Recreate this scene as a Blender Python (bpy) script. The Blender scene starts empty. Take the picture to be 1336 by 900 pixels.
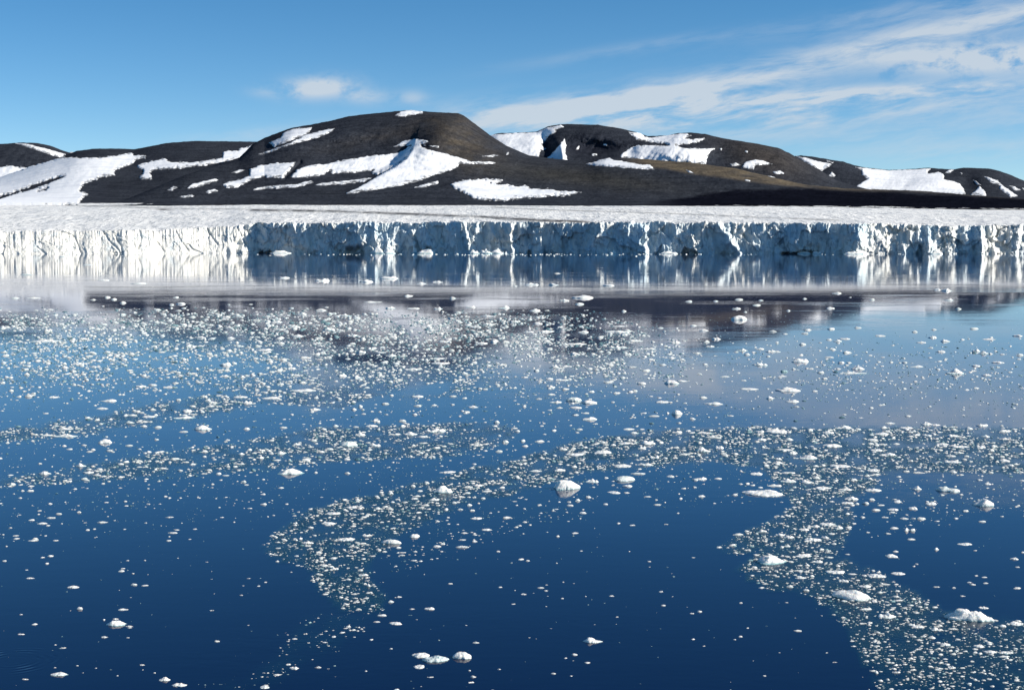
import bpy, math, random
import numpy as np
from mathutils import Vector

# ------------------------------------------------------------------ camera, world, sun
SC = bpy.context.scene
COL = SC.collection
F = 1336 * 50 / 36.0            # focal length in photograph pixels
CAMH = 15.0
HOR = 311.0                     # horizon row in the photograph
PITCH = math.atan((450 - HOR) / F)

cd = bpy.data.cameras.new("camera")
cam = bpy.data.objects.new("camera", cd)
COL.objects.link(cam)
cd.lens = 50; cd.sensor_width = 36; cd.sensor_fit = 'HORIZONTAL'
cd.clip_start = 0.5; cd.clip_end = 60000
cam.location = (0, 0, CAMH)
cam.rotation_euler = (math.pi / 2 - PITCH, 0, 0)
SC.camera = cam

SUN_AZ = math.radians(99)       # clockwise from +Y (straight ahead), to the right
SUN_EL = math.radians(27)
SUN_STRENGTH = 4.2
SKY_STRENGTH = 0.070
SC.view_settings.view_transform = 'Standard'
SC.view_settings.look = 'None'
SC.view_settings.exposure = 0.85
SC.view_settings.gamma = 1.0

sl = bpy.data.lights.new("sun", 'SUN')
sl.energy = SUN_STRENGTH; sl.angle = math.radians(0.5); sl.color = (1.0, 0.935, 0.83)
so = bpy.data.objects.new("sun", sl); COL.objects.link(so)
sdir = Vector((math.sin(SUN_AZ) * math.cos(SUN_EL), math.cos(SUN_AZ) * math.cos(SUN_EL), math.sin(SUN_EL)))
so.rotation_euler = sdir.to_track_quat('Z', 'Y').to_euler()
so.location = (0, 0, 500)


class NT:
    """Small helper to write node trees."""
    def __init__(s, tree):
        s.t = tree; s.n = tree.nodes; s.l = tree.links
    def node(s, typ, **kw):
        nd = s.n.new(typ)
        for k, v in kw.items(): setattr(nd, k, v)
        return nd
    def put(s, sock, v):
        if isinstance(v, bpy.types.NodeSocket): s.l.new(v, sock)
        elif v is not None: sock.default_value = v
    def m(s, op, a, b=None, c=None, clamp=False):
        nd = s.node('ShaderNodeMath', operation=op, use_clamp=clamp)
        for i, v in enumerate((a, b, c)):
            if v is not None: s.put(nd.inputs[i], v)
        return nd.outputs[0]
    def mix(s, f, a, b, blend='MIX'):
        nd = s.node('ShaderNodeMix', data_type='RGBA', blend_type=blend)
        s.put(nd.inputs[0], f)
        for i, v in ((6, a), (7, b)):
            if isinstance(v, tuple) and len(v) == 3: v = v + (1,)
            s.put(nd.inputs[i], v)
        return nd.outputs[2]
    def ramp(s, x, a, b, lo=0.0, hi=1.0):
        nd = s.node('ShaderNodeMapRange', interpolation_type='SMOOTHSTEP')
        for i, v in enumerate((x, a, b, lo, hi)): s.put(nd.inputs[i], v)
        return nd.outputs[0]
    def noise(s, vec, scale, detail=4, rough=0.55, dist=0.0):
        nd = s.node('ShaderNodeTexNoise')
        s.put(nd.inputs['Vector'], vec)
        nd.inputs['Scale'].default_value = scale; nd.inputs['Detail'].default_value = detail
        nd.inputs['Roughness'].default_value = rough; nd.inputs['Distortion'].default_value = dist
        return nd.outputs[0]
    def xyz(s, x, y, z):
        nd = s.node('ShaderNodeCombineXYZ')
        for i, v in enumerate((x, y, z)): s.put(nd.inputs[i], v)
        return nd.outputs[0]
    def bump(s, h, strength, dist, normal=None):
        nd = s.node('ShaderNodeBump')
        s.put(nd.inputs['Height'], h); s.put(nd.inputs['Strength'], strength); nd.inputs['Distance'].default_value = dist
        if normal is not None: s.l.new(normal, nd.inputs['Normal'])
        return nd.outputs[0]


W = bpy.data.worlds.new("World"); SC.world = W; W.use_nodes = True
w = NT(W.node_tree)
for nd in list(w.n): w.n.remove(nd)
sky = w.node('ShaderNodeTexSky', sky_type='NISHITA')
sky.sun_disc = False
sky.sun_elevation = SUN_EL; sky.sun_rotation = SUN_AZ
sky.altitude = 300; sky.air_density = 0.58; sky.dust_density = 0.0; sky.ozone_density = 1.3
tc = w.node('ShaderNodeTexCoord')
sp = w.node('ShaderNodeSeparateXYZ'); w.l.new(tc.outputs['Generated'], sp.inputs[0])
hz = w.m('SQRT', w.m('ADD', w.m('POWER', sp.outputs[0], 2.0), w.m('POWER', sp.outputs[1], 2.0)))
U = w.m('MULTIPLY', w.m('ARCTAN2', sp.outputs[0], sp.outputs[1]), F / 100)      # azimuth, hundreds of "pixels"
V = w.m('MULTIPLY', w.m('ARCTAN2', sp.outputs[2], hz), F / 100)                 # elevation, same unit
def blob(cx, cy, a, b, tilt=0.0, amp=1.0):
    """soft elliptical cloud mask; cx, cy in photograph pixels, tilt in degrees (rising to the right)"""
    c, s_ = math.cos(math.radians(tilt)), math.sin(math.radians(tilt))
    dx = w.m('SUBTRACT', U, (cx - 668) / 100); dy = w.m('SUBTRACT', V, (HOR - cy) / 100)
    p = w.m('ADD', w.m('MULTIPLY', dx, c * 100 / a), w.m('MULTIPLY', dy, s_ * 100 / a))
    q = w.m('ADD', w.m('MULTIPLY', dx, -s_ * 100 / b), w.m('MULTIPLY', dy, c * 100 / b))
    e = w.m('EXPONENT', w.m('MULTIPLY', w.m('ADD', w.m('MULTIPLY', p, p), w.m('MULTIPLY', q, q)), -1.0))
    return w.m('MULTIPLY', e, amp)
def addall(l):
    r = l[0]
    for x in l[1:]: r = w.m('ADD', r, x)
    return r
tl = math.radians(8)
S1 = w.m('ADD', w.m('MULTIPLY', U, math.cos(tl)), w.m('MULTIPLY', V, math.sin(tl)))
S2 = w.m('ADD', w.m('MULTIPLY', U, -math.sin(tl)), w.m('MULTIPLY', V, math.cos(tl)))
warp = w.noise(w.xyz(S1, S2, 3.0), 0.7, 2, 0.5)
streak = w.noise(w.xyz(w.m('MULTIPLY', S1, 0.45), w.m('ADD', w.m('MULTIPLY', S2, 3.6), w.m('MULTIPLY', warp, 1.6)), 4.2), 1.0, 7, 0.62, 0.25)
fine = w.noise(w.xyz(w.m('MULTIPLY', S1, 1.2), w.m('MULTIPLY', S2, 5.5), 7.0), 1.0, 6, 0.65, 0.4)
puff = w.noise(w.xyz(U, w.m('MULTIPLY', V, 1.7), 2.0), 2.6, 7, 0.6, 0.2)
cirrus = addall([
    blob(760, 143, 200, 22, 6, 1.1), blob(940, 116, 220, 15, 9, .95), blob(980, 146, 290, 17, 1.5, 1.45), blob(900, 158, 260, 12, 1, .6),
    blob(1180, 62, 200, 13, 9, .8), blob(1260, 128, 90, 8, 4, .5), blob(1330, 34, 220, 20, 6, .6), blob(1150, 130, 170, 9, 1.5, 1.0), blob(1190, 26, 220, 12, 8, .3),
    blob(380, 176, 130, 8, 6, .55), blob(1100, 190, 250, 10, 0, .2), blob(980, 172, 360, 16, 0, .55), blob(1250, 205, 160, 14, 0, .45), blob(1360, 160, 110, 18, 4, .35), blob(820, 70, 150, 8, 8, .25),
])
cir = w.m('MULTIPLY', cirrus, w.ramp(w.m('ADD', w.m('MULTIPLY', streak, 0.58), w.m('MULTIPLY', fine, 0.42)), 0.37, 0.63))
cum = addall([blob(1215, 92, 95, 20, 0, 1.2), blob(1310, 94, 80, 20, 0, .9), blob(420, 120, 42, 13, 4, 1.5), blob(480, 130, 28, 9, 0, .7), blob(540, 131, 18, 9, 0, .6),
              blob(350, 126, 20, 7, 0, .3)])
cu = w.m('MULTIPLY', cum, w.ramp(puff, 0.30, 0.58))
# the rest of the sky goes on with the same kind of thin streaks
off = w.m('MULTIPLY', w.ramp(w.m('ABSOLUTE', U), 8.0, 12.0), w.ramp(V, 1.0, 4.0, 0.25, 1.0))
cov = w.noise(w.xyz(w.m('MULTIPLY', U, 0.12), w.m('MULTIPLY', V, 0.35), 9.0), 1.0, 3, 0.5)
wide = w.m('MULTIPLY', w.m('MULTIPLY', off, w.ramp(cov, 0.5, 0.75)), w.m('MULTIPLY', w.ramp(streak, 0.35, 0.75), 0.5))
cl = w.m('MINIMUM', addall([w.m('MULTIPLY', cir, 0.80), w.m('MULTIPLY', cu, 0.75), wide]), 0.82)
sat = w.node('ShaderNodeHueSaturation'); sat.inputs['Saturation'].default_value = 1.33; sat.inputs['Hue'].default_value = 0.494; sat.inputs['Value'].default_value = 1.0
w.l.new(sky.outputs[0], sat.inputs['Color'])
col = w.mix(cl, sat.outputs[0], (5.0, 5.5, 6.0))
bg = w.node('ShaderNodeBackground'); w.l.new(col, bg.inputs[0]); bg.inputs[1].default_value = SKY_STRENGTH
wo = w.node('ShaderNodeOutputWorld'); w.l.new(bg.outputs[0], wo.inputs[0])

# ------------------------------------------------------------------ numpy helpers
RNG = np.random.default_rng(7)
random.seed(7)

def hash2(ix, iy, seed):
    h = (ix.astype(np.int64) * 374761393 + iy.astype(np.int64) * 668265263 + seed * 1442695041) & 0xFFFFFFFF
    h = ((h ^ (h >> 13)) * 1274126177) & 0xFFFFFFFF
    h = h ^ (h >> 16)
    return (h & 0xFFFFFF).astype(np.float64) / 0xFFFFFF * 2 - 1

def vnoise(x, y, seed=0):
    x = np.asarray(x, float); y = np.asarray(y, float)
    ix = np.floor(x); iy = np.floor(y); fx = x - ix; fy = y - iy
    ux = fx * fx * fx * (fx * (fx * 6 - 15) + 10); uy = fy * fy * fy * (fy * (fy * 6 - 15) + 10)
    a = hash2(ix, iy, seed); b = hash2(ix + 1, iy, seed); c = hash2(ix, iy + 1, seed); d = hash2(ix + 1, iy + 1, seed)
    return (a * (1 - ux) + b * ux) * (1 - uy) + (c * (1 - ux) + d * ux) * uy

def fbm(x, y, seed=0, octv=4, gain=0.5):
    r = 0; a = 1; n = 0
    for k in range(octv):
        r = r + a * vnoise(x * 2 ** k, y * 2 ** k, seed + 31 * k); n += a; a *= gain
    return r / n

def ridged(x, y, seed=0, octv=4):
    r = 0; a = 1; n = 0
    for k in range(octv):
        r = r + a * (1 - 2 * np.abs(vnoise(x * 2 ** k, y * 2 ** k, seed + 17 * k))); n += a; a *= 0.5
    return r / n

def smooth(x, a, b):
    t = np.clip((x - a) / (b - a), 0, 1); return t * t * (3 - 2 * t)

CP, SP = math.cos(PITCH), math.sin(PITCH)
def ray(px, py):
    a = (np.asarray(px, float) - 668) / F; b = (450 - np.asarray(py, float)) / F
    return a, CP + b * SP, -SP + b * CP
def at_depth(px, py, Y):
    x, y, z = ray(px, py); k = Y / y
    return x * k, Y + 0 * x, CAMH + z * k
def on_water(px, py):
    x, y, z = ray(px, py); k = -CAMH / z
    return x * k, y * k
def project(X, Y, Z):
    d = Z - CAMH
    fw = Y * CP - d * SP; up = Y * SP + d * CP
    return 668 + F * X / fw, 450 - F * up / fw

def sdf(px, py, poly):
    """signed distance to a polygon, positive inside"""
    P = np.asarray(poly, float); Q = np.roll(P, -1, 0)
    d2 = np.full(px.shape, 1e18); ins = np.zeros(px.shape, bool)
    for (x0, y0), (x1, y1) in zip(P, Q):
        ex, ey = x1 - x0, y1 - y0
        t = np.clip(((px - x0) * ex + (py - y0) * ey) / (ex * ex + ey * ey + 1e-9), 0, 1)
        d2 = np.minimum(d2, (px - x0 - t * ex) ** 2 + (py - y0 - t * ey) ** 2)
        if y0 != y1:
            c = ((y0 > py) != (y1 > py)) & (px < (x1 - x0) * (py - y0) / (y1 - y0) + x0)
            ins ^= c
    d = np.sqrt(d2)
    return np.where(ins, d, -d)

def line_dist(px, py, pts):
    """distance to an open polyline and side (positive = right of the way the points run)"""
    d2 = np.full(np.shape(px), 1e18); side = np.zeros(np.shape(px))
    for (x0, y0), (x1, y1) in zip(pts[:-1], pts[1:]):
        ex, ey = x1 - x0, y1 - y0
        t = np.clip(((px - x0) * ex + (py - y0) * ey) / (ex * ex + ey * ey), 0, 1)
        q = (px - x0 - t * ex) ** 2 + (py - y0 - t * ey) ** 2
        s = np.sign(ex * (py - y0) - ey * (px - x0))
        side = np.where(q < d2, s, side); d2 = np.minimum(d2, q)
    return np.sqrt(d2), side

def cv(pts):
    a = np.asarray(pts, float); return lambda x: np.interp(x, a[:, 0], a[:, 1])

def mesh_np(name, verts, faces, mat, parent=None, attrs=None, smooth_sh=True):
    """faces: list of int arrays (n,3) or (n,4)"""
    me = bpy.data.meshes.new(name)
    verts = np.asarray(verts, np.float32)
    me.vertices.add(len(verts)); me.vertices.foreach_set('co', verts.ravel())
    faces = [np.asarray(f, np.int32) for f in faces if len(f)]
    idx = np.concatenate([f.ravel() for f in faces]); tot = np.concatenate([np.full(len(f), f.shape[1], np.int32) for f in faces])
    st = np.concatenate(([0], np.cumsum(tot)[:-1])).astype(np.int32)
    me.loops.add(len(idx)); me.loops.foreach_set('vertex_index', idx)
    me.polygons.add(len(tot)); me.polygons.foreach_set('loop_start', st); me.polygons.foreach_set('loop_total', tot)
    me.polygons.foreach_set('use_smooth', np.full(len(tot), smooth_sh))
    for k, v in (attrs or {}).items():
        v = np.asarray(v, np.float32)
        if v.ndim == 1:
            a = me.attributes.new(k, 'FLOAT', 'POINT'); a.data.foreach_set('value', v)
        else:
            a = me.attributes.new(k, 'FLOAT_COLOR', 'POINT')
            a.data.foreach_set('color', np.concatenate([v, np.ones((len(v), 1), np.float32)], 1).ravel())
    me.update(calc_edges=True)
    me.materials.append(mat)
    o = bpy.data.objects.new(name, me); COL.objects.link(o)
    if parent: o.parent = parent
    return o

def grid_faces(nr, nc):
    i = np.arange(nr * nc).reshape(nr, nc)
    return np.stack([i[:-1, :-1], i[:-1, 1:], i[1:, 1:], i[1:, :-1]], -1).reshape(-1, 4)

def tag(o, label=None, cat=None, group=None, kind=None):
    if label: o['label'] = label
    if cat: o['category'] = cat
    if group: o['group'] = group
    if kind: o['kind'] = kind
    return o

# ------------------------------------------------------------------ materials
def new_mat(name):
    m = bpy.data.materials.new(name); m.use_nodes = True
    t = NT(m.node_tree); b = t.n['Principled BSDF']
    return m, t, b

def mat_rock():
    m, t, b = new_mat('scree')
    at = t.node('ShaderNodeAttribute', attribute_name='rock')
    co = t.node('ShaderNodeTexCoord').outputs['Object']
    n1 = t.noise(co, 0.02, 6, 0.65); n2 = t.noise(co, 0.16, 4, 0.7)
    c = t.mix(1.0, at.outputs['Color'], t.mix(t.ramp(n1, 0.3, 0.7), (.72, .72, .74), (1.3, 1.26, 1.2)), 'MULTIPLY')
    c = t.mix(1.0, c, t.mix(t.ramp(n2, 0.3, 0.7), (.6, .6, .6), (1.4, 1.4, 1.4)), 'MULTIPLY')
    t.put(b.inputs['Base Color'], c); b.inputs['Roughness'].default_value = 0.95
    b.inputs['Specular IOR Level'].default_value = 0.0
    t.put(b.inputs['Normal'], t.bump(t.m('ADD', n1, t.m('MULTIPLY', n2, 0.35)), 0.35, 12.0))
    return m

def mat_snow():
    m, t, b = new_mat('snow')
    co = t.node('ShaderNodeTexCoord').outputs['Object']
    n = t.noise(co, 0.012, 6, 0.6); n2 = t.noise(co, 0.1, 3, 0.6)
    th = t.node('ShaderNodeAttribute', attribute_name='thick').outputs['Fac']
    mp = t.node('ShaderNodeMapping'); mp.inputs['Scale'].default_value = (1, .4, 1); t.l.new(co, mp.inputs[0])
    n3 = t.noise(mp.outputs[0], 0.07, 5, 0.7)
    c = t.mix(t.ramp(n, 0.35, 0.75), (.87, .88, .89), (.70, .72, .76))
    bare = t.ramp(t.m('ADD', t.m('MULTIPLY', th, 0.075), n3), 0.47, 0.64, 1.0, 0.0)     # stones melt through where the snow is thin
    t.put(b.inputs['Base Color'], t.mix(t.m('MULTIPLY', bare, 0.9), c, (.045, .047, .052)))
    b.inputs['Roughness'].default_value = 0.7; b.inputs['Specular IOR Level'].default_value = 0.2
    t.put(b.inputs['Normal'], t.bump(t.m('ADD', n, t.m('MULTIPLY', n2, 0.1)), 0.35, 12.0))
    return m

def mat_glacier():
    m, t, b = new_mat('glacier_ice')
    at = t.node('ShaderNodeAttribute', attribute_name='dirt_and_shade').outputs['Fac']
    co = t.node('ShaderNodeTexCoord').outputs['Object']
    mp = t.node('ShaderNodeMapping'); mp.inputs['Scale'].default_value = (1, 0.14, 1); t.l.new(co, mp.inputs[0])
    n = t.noise(mp.outputs[0], 0.045, 7, 0.72); n2 = t.noise(mp.outputs[0], 0.33, 5, 0.75)
    c = t.mix(t.ramp(n, 0.42, 0.66), (.86, .85, .82), (.70, .71, .71))
    c = t.mix(t.ramp(n2, 0.50, 0.62), c, (.36, .38, .40))
    c = t.mix(t.m('MULTIPLY', at, t.ramp(n2, 0.25, 0.55, 0.8, 1.0)), c, (.035, .032, .030))
    t.put(b.inputs['Base Color'], c); b.inputs['Roughness'].default_value = 0.7; b.inputs['Specular IOR Level'].default_value = 0.2
    t.put(b.inputs['Normal'], t.bump(t.m('ADD', n, t.m('MULTIPLY', n2, 0.5)), 0.7, 4.0))
    return m

def mat_cliff():
    m, t, b = new_mat('cliff_ice')
    blue = t.node('ShaderNodeAttribute', attribute_name='blue').outputs['Fac']
    dirt_and_shade = t.node('ShaderNodeAttribute', attribute_name='dirt_and_shade').outputs['Fac']
    co = t.node('ShaderNodeTexCoord').outputs['Object']
    mp = t.node('ShaderNodeMapping'); mp.inputs['Scale'].default_value = (1, 1, 0.35); t.l.new(co, mp.inputs[0])
    n = t.noise(mp.outputs[0], 0.12, 7, 0.68, 0.3); n2 = t.noise(co, 0.5, 5, 0.7)
    vo = t.node('ShaderNodeTexVoronoi', feature='DISTANCE_TO_EDGE'); vo.inputs['Scale'].default_value = 0.13
    wn = t.node('ShaderNodeTexNoise'); wn.inputs['Scale'].default_value = 0.15; t.l.new(mp.outputs[0], wn.inputs['Vector'])
    va = t.node('ShaderNodeVectorMath', operation='MULTIPLY_ADD'); t.l.new(wn.outputs[1], va.inputs[0]); va.inputs[1].default_value = (9, 9, 9); t.l.new(mp.outputs[0], va.inputs[2])
    t.l.new(va.outputs[0], vo.inputs['Vector'])
    crack = t.ramp(vo.outputs['Distance'], 0.0, 0.06, 1.0, 0.0)
    crack = t.m('MULTIPLY', crack, t.ramp(n, 0.42, 0.6))
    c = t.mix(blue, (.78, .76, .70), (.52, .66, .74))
    c = t.mix(t.ramp(n, 0.5, 0.75), c, (.62, .72, .76))
    c = t.mix(t.m('MULTIPLY', crack, 0.5), c, (.10, .17, .24))
    c = t.mix(dirt_and_shade, c, (.05, .08, .11))
    t.put(b.inputs['Base Color'], c); b.inputs['Roughness'].default_value = 0.45; b.inputs['Specular IOR Level'].default_value = 0.3
    h = t.m('SUBTRACT', t.m('ADD', n, t.m('MULTIPLY', n2, 0.4)), t.m('MULTIPLY', crack, 0.5))
    t.put(b.inputs['Normal'], t.bump(h, 0.55, 2.5))
    return m

def mat_ice():
    m, t, b = new_mat('floating_ice')
    at = t.node('ShaderNodeAttribute', attribute_name='tint')
    co = t.node('ShaderNodeTexCoord').outputs['Object']
    n = t.noise(co, 3.0, 5, 0.65); n2 = t.noise(co, 14.0, 4, 0.6)
    c = t.mix(1.0, at.outputs['Color'], t.mix(t.ramp(n, 0.3, 0.7), (.92, .93, .94), (1.05, 1.04, 1.03)), 'MULTIPLY')
    t.put(b.inputs['Base Color'], c); b.inputs['Roughness'].default_value = 0.4; b.inputs['Specular IOR Level'].default_value = 0.35
    b.inputs['Subsurface Weight'].default_value = 0.55; b.inputs['Subsurface Radius'].default_value = (.3, .35, .4); b.inputs['Subsurface Scale'].default_value = 0.6
    t.put(b.inputs['Normal'], t.bump(t.m('ADD', n, t.m('MULTIPLY', n2, 0.35)), 0.85, 0.16))
    return m

def mat_water():
    m, t, b = new_mat('sea_water')
    br = t.node('ShaderNodeAttribute', attribute_name='brash').outputs['Fac']
    co = t.node('ShaderNodeTexCoord').outputs['Object']
    b.inputs['IOR'].default_value = 1.333
    far_sheen = t.node('ShaderNodeAttribute', attribute_name='far_sheen').outputs['Fac']        # paler blue with distance: reflection sheen put into the water colour
    t.put(b.inputs['Base Color'], t.mix(br, t.mix(far_sheen, (.0003, .0015, .025), (.0003, .0200, .085)), t.mix(far_sheen, (.0022, .0225, .044), (.0024, .0350, .075))))
    t.put(b.inputs['Roughness'], t.m('ADD', t.m('MULTIPLY', br, 0.22), 0.03))
    t.put(b.inputs['Specular IOR Level'], t.m('SUBTRACT', 0.5, t.m('MULTIPLY', br, 0.2)))
    mp = t.node('ShaderNodeMapping'); mp.inputs['Scale'].default_value = (0.5, 1, 1); t.l.new(co, mp.inputs[0])
    n1 = t.noise(mp.outputs[0], 0.9, 3, 0.55); n2 = t.noise(mp.outputs[0], 0.11, 3, 0.5)
    h = t.m('ADD', t.m('MULTIPLY', n1, 0.0024), t.m('MULTIPLY', n2, 0.008))
    h = t.m('ADD', h, t.m('MULTIPLY', t.m('MULTIPLY', t.noise(co, 4.0, 3, 0.6), br), 0.012))
    patch = t.ramp(t.noise(mp.outputs[0], 0.035, 4, 0.6), 0.48, 0.66)
    h = t.m('ADD', h, t.m('MULTIPLY', t.m('MULTIPLY', t.noise(mp.outputs[0], 2.6, 3, 0.6), patch), 0.0065))
    # one set of spreading ring ripples, lower left
    rx, ry = on_water(18, 862)
    sx = t.node('ShaderNodeSeparateXYZ'); t.l.new(co, sx.inputs[0])
    d = t.m('SQRT', t.m('ADD', t.m('POWER', t.m('SUBTRACT', sx.outputs[0], float(rx)), 2.0), t.m('POWER', t.m('SUBTRACT', sx.outputs[1], float(ry)), 2.0)))
    ring = t.m('MULTIPLY', t.m('SINE', t.m('MULTIPLY', d, 21.0)), t.m('EXPONENT', t.m('MULTIPLY', t.m('POWER', t.m('DIVIDE', t.m('SUBTRACT', d, 1.1), 0.5), 2.0), -1.0)))
    ring = t.m('MULTIPLY', ring, t.ramp(t.noise(co, 0.9, 3, 0.6), 0.40, 0.68))
    h = t.m('ADD', h, t.m('MULTIPLY', ring, 0.0045))
    t.put(b.inputs['Normal'], t.bump(h, 1.0, 1.0))
    return m

M_ROCK, M_SNOW, M_GLAC, M_CLIFF, M_ICE, M_WATER = mat_rock(), mat_snow(), mat_glacier(), mat_cliff(), mat_ice(), mat_water()

# ------------------------------------------------------------------ mountains
def blob2(px, py, cx, cy, a, b, tilt=0):
    c, s = math.cos(math.radians(tilt)), math.sin(math.radians(tilt))
    dx, dy = px - cx, -(py - cy)
    return np.exp(-(((dx * c + dy * s) / a) ** 2 + ((-dx * s + dy * c) / b) ** 2))

def mountain(name, label, crest, base, yb, yc, x0, x1, step, rows, seed, relief=None, colour=None, power=1.4, patches=(), rough=1.0):
    px = np.arange(x0, x1 + step, step)
    s = np.concatenate([[-0.02], np.linspace(0, 1, rows)])
    back = np.array([0.05, 0.15, 0.35, 0.7, 1.0])
    PX, S = np.meshgrid(px, s)
    kw = np.hanning(61); kw /= kw.sum()
    cs = np.convolve(np.pad(cv(crest)(px), 30, mode='reflect', reflect_type='odd'), kw, 'valid')
    Sc0 = np.clip(S, 0, 1); cr = cv(crest)(PX) + 0.35 * fbm(PX / 5.0, PX * 0, seed + 3, 3) * Sc0 ** 30
    cr = cs[None] + (cr - cs[None]) * Sc0 ** 5; ba = cv(base)(PX)
    yb_, yc_ = cv(yb)(PX), cv(yc)(PX)
    Sc = np.clip(S, 0, 1)
    PY = ba + (cr - ba) * np.sin(math.pi / 2 * Sc ** power)
    Y = yb_ + (yc_ - yb_) * Sc
    win = np.sin(math.pi * np.clip(Sc, 0, 1)) ** 0.7
    win = np.where(Sc > 0.5, np.maximum(win, 0.25), win) * (Sc > 0)
    # relief along the line of sight: shoulders, gullies, then finer folds
    rl = 26 * fbm(PX / 60.0, PY / 22.0, seed, 4) + 16 * ridged(PX / 26.0 + PY / 30.0, PY / 40.0, seed + 5, 4) + 4.5 * fbm(PX / 4.0, PY / 3.0, seed + 9, 3)
    rl = rl * rough * (Y / 4500.0)
    if relief is not None: rl = rl + relief(PX, PY)
    Y = Y + rl * win
    X, Yv, Z = at_depth(PX, PY, Y)
    Z[0] -= 60
    # the far side falls away behind the crest
    Xc, Yc_, Zc = X[-1], Yv[-1], Z[-1]
    bx = [Xc * (1 + 0.28 * t) for t in back]; by = [Yc_ * (1 + 0.28 * t) for t in back]
    bz = [Zc * (1 - 0.12 * t - 0.95 * t * t) for t in back]
    PYb = np.vstack([PY] + [PY[-1:]] * len(back)); PXb = np.vstack([PX] + [PX[-1:]] * len(back))
    V_ = np.stack([np.vstack([X] + bx), np.vstack([Yv] + by), np.vstack([Z] + bz)], -1)
    nr, nc = V_.shape[:2]
    c = np.ones((nr, nc, 3)) * np.array([.027, .032, .043])
    n = fbm(PXb / 30, PYb / 12, seed + 41, 4)[..., None]
    c = c * (1 + 0.22 * n)
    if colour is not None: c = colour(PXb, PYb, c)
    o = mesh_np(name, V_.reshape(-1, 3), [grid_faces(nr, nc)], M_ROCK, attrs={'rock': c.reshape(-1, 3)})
    tag(o, label, 'mountain', 'mountains behind the glacier', 'structure')
    # snow lies on the rock as sheets of their own
    for k, pt in enumerate(patches):
        poly, holes, amp, stre = pt
        P = np.asarray(poly); lo = P.min(0) - 6; hi = P.max(0) + 6
        ci = np.where((px >= lo[0]) & (px <= hi[0]))[0]
        if len(ci) < 2: continue
        c0, c1 = max(ci[0] - 1, 0), min(ci[-1] + 2, nc)
        sub = V_[:, c0:c1]; spx = PXb[:, c0:c1]; spy = PYb[:, c0:c1]
        sd = sdf(spx, spy, poly)
        for h in holes: sd = np.minimum(sd, -sdf(spx, spy, h))
        sd = sd + amp * 1.5 * fbm(spx / 4.2, spy / 1.8, seed + 70 + k, 4) + stre * ridged(spx / 9 + spy / 3, spy / 1.3 - spx / 14, seed + 90 + k, 2)
        sd[len(s) + 1:] = -9
        t = np.clip(sd * 1.8, -5, 3.0) * (Y.mean() / 4500)
        v = sub.copy(); v[..., 2] += t; v[..., 1] -= t * 0.6
        keep = (t > -3.5 * (Y.mean() / 4500))
        f = grid_faces(*v.shape[:2]); kf = keep.ravel()[f].all(1) & (t.ravel()[f].max(1) > -0.2)
        f = f[kf]
        if not len(f): continue
        u, inv = np.unique(f, return_inverse=True)
        po = mesh_np('snow_patch', v.reshape(-1, 3)[u], [inv.reshape(-1, 4)], M_SNOW, parent=o, attrs={'thick': sd.ravel()[u]})
    return o

def simple(p, amp=1.0, stre=0.45, holes=()): return (p, holes, amp, stre)

# far hill at the left edge
mountain('mountain', 'far dark hill with a diagonal snow streak at the left edge',
    [(-160, 205), (-60, 192), (0, 188), (30, 186), (50, 187), (65, 190), (80, 196), (90, 199), (100, 200), (130, 212), (200, 240)],
    [(-160, 262), (200, 262)], [(-160, 5600), (200, 5600)], [(-160, 7400), (200, 7400)], -160, 170, 1.2, 70, 101,
    patches=[simple([(20, 187), (37, 188), (60, 194), (87, 202), (78, 206), (65, 202), (45, 195)], .5),
             simple([(-160, 215), (-20, 214), (0, 219), (10, 217), (36, 219), (40, 222), (0, 236), (-60, 250), (-160, 255)], 1.6),
             simple([(91, 198), (97, 198.5), (97, 200.5), (91, 200)], .3)])

# snowy mountain at the left
def rel2(x, y):
    return -60 * blob2(x, y, 60, 225, 70, 14, 12) + 50 * blob2(x, y, 230, 214, 60, 9, 6)
mountain('mountain', 'low mountain with a broad snowfield at the left',
    [(-160, 262), (-60, 248), (0, 232), (40, 218), (80, 205), (100, 197), (125, 194), (150, 194), (175, 195), (190, 192), (220, 186.5), (255, 184), (290, 184.5), (335, 185), (380, 192), (430, 215)],
    [(-160, 267), (0, 266.5), (100, 268), (430, 268)], [(-160, 2050), (430, 2050)], [(-160, 5200), (430, 6000)], -160, 420, 0.9, 95, 202, relief=rel2,
    patches=[simple([(-160, 262), (-60, 246), (0, 231), (40, 217), (80, 206), (130, 206), (172, 200), (174, 203), (191, 203.5), (190, 206), (178, 208), (174, 213), (165, 217), (150, 222), (150, 229), (135, 231), (118, 237),
                     (107, 243), (105, 250), (116, 254), (108, 258), (102, 268), (60, 270), (-160, 270)], 1.5,
                    holes=([(85, 231), (75, 235.5), (40, 248), (0, 260), (-160, 272), (-160, 266), (0, 256.5), (35, 246), (60, 236), (78, 231)], [(62, 246), (52, 248), (49, 250.5), (60, 249)])),
             simple([(180, 216), (200, 210), (215, 207), (222, 211), (240, 212), (265, 211), (290, 206), (292, 198), (310, 196), (330, 189), (336, 189), (322, 206), (300, 210), (275, 215), (240, 219), (215, 221), (200, 222), (196, 226),
                     (198, 234), (190, 235.5), (181, 233), (187, 227), (187, 222), (180, 219)], 1.4)])

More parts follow.
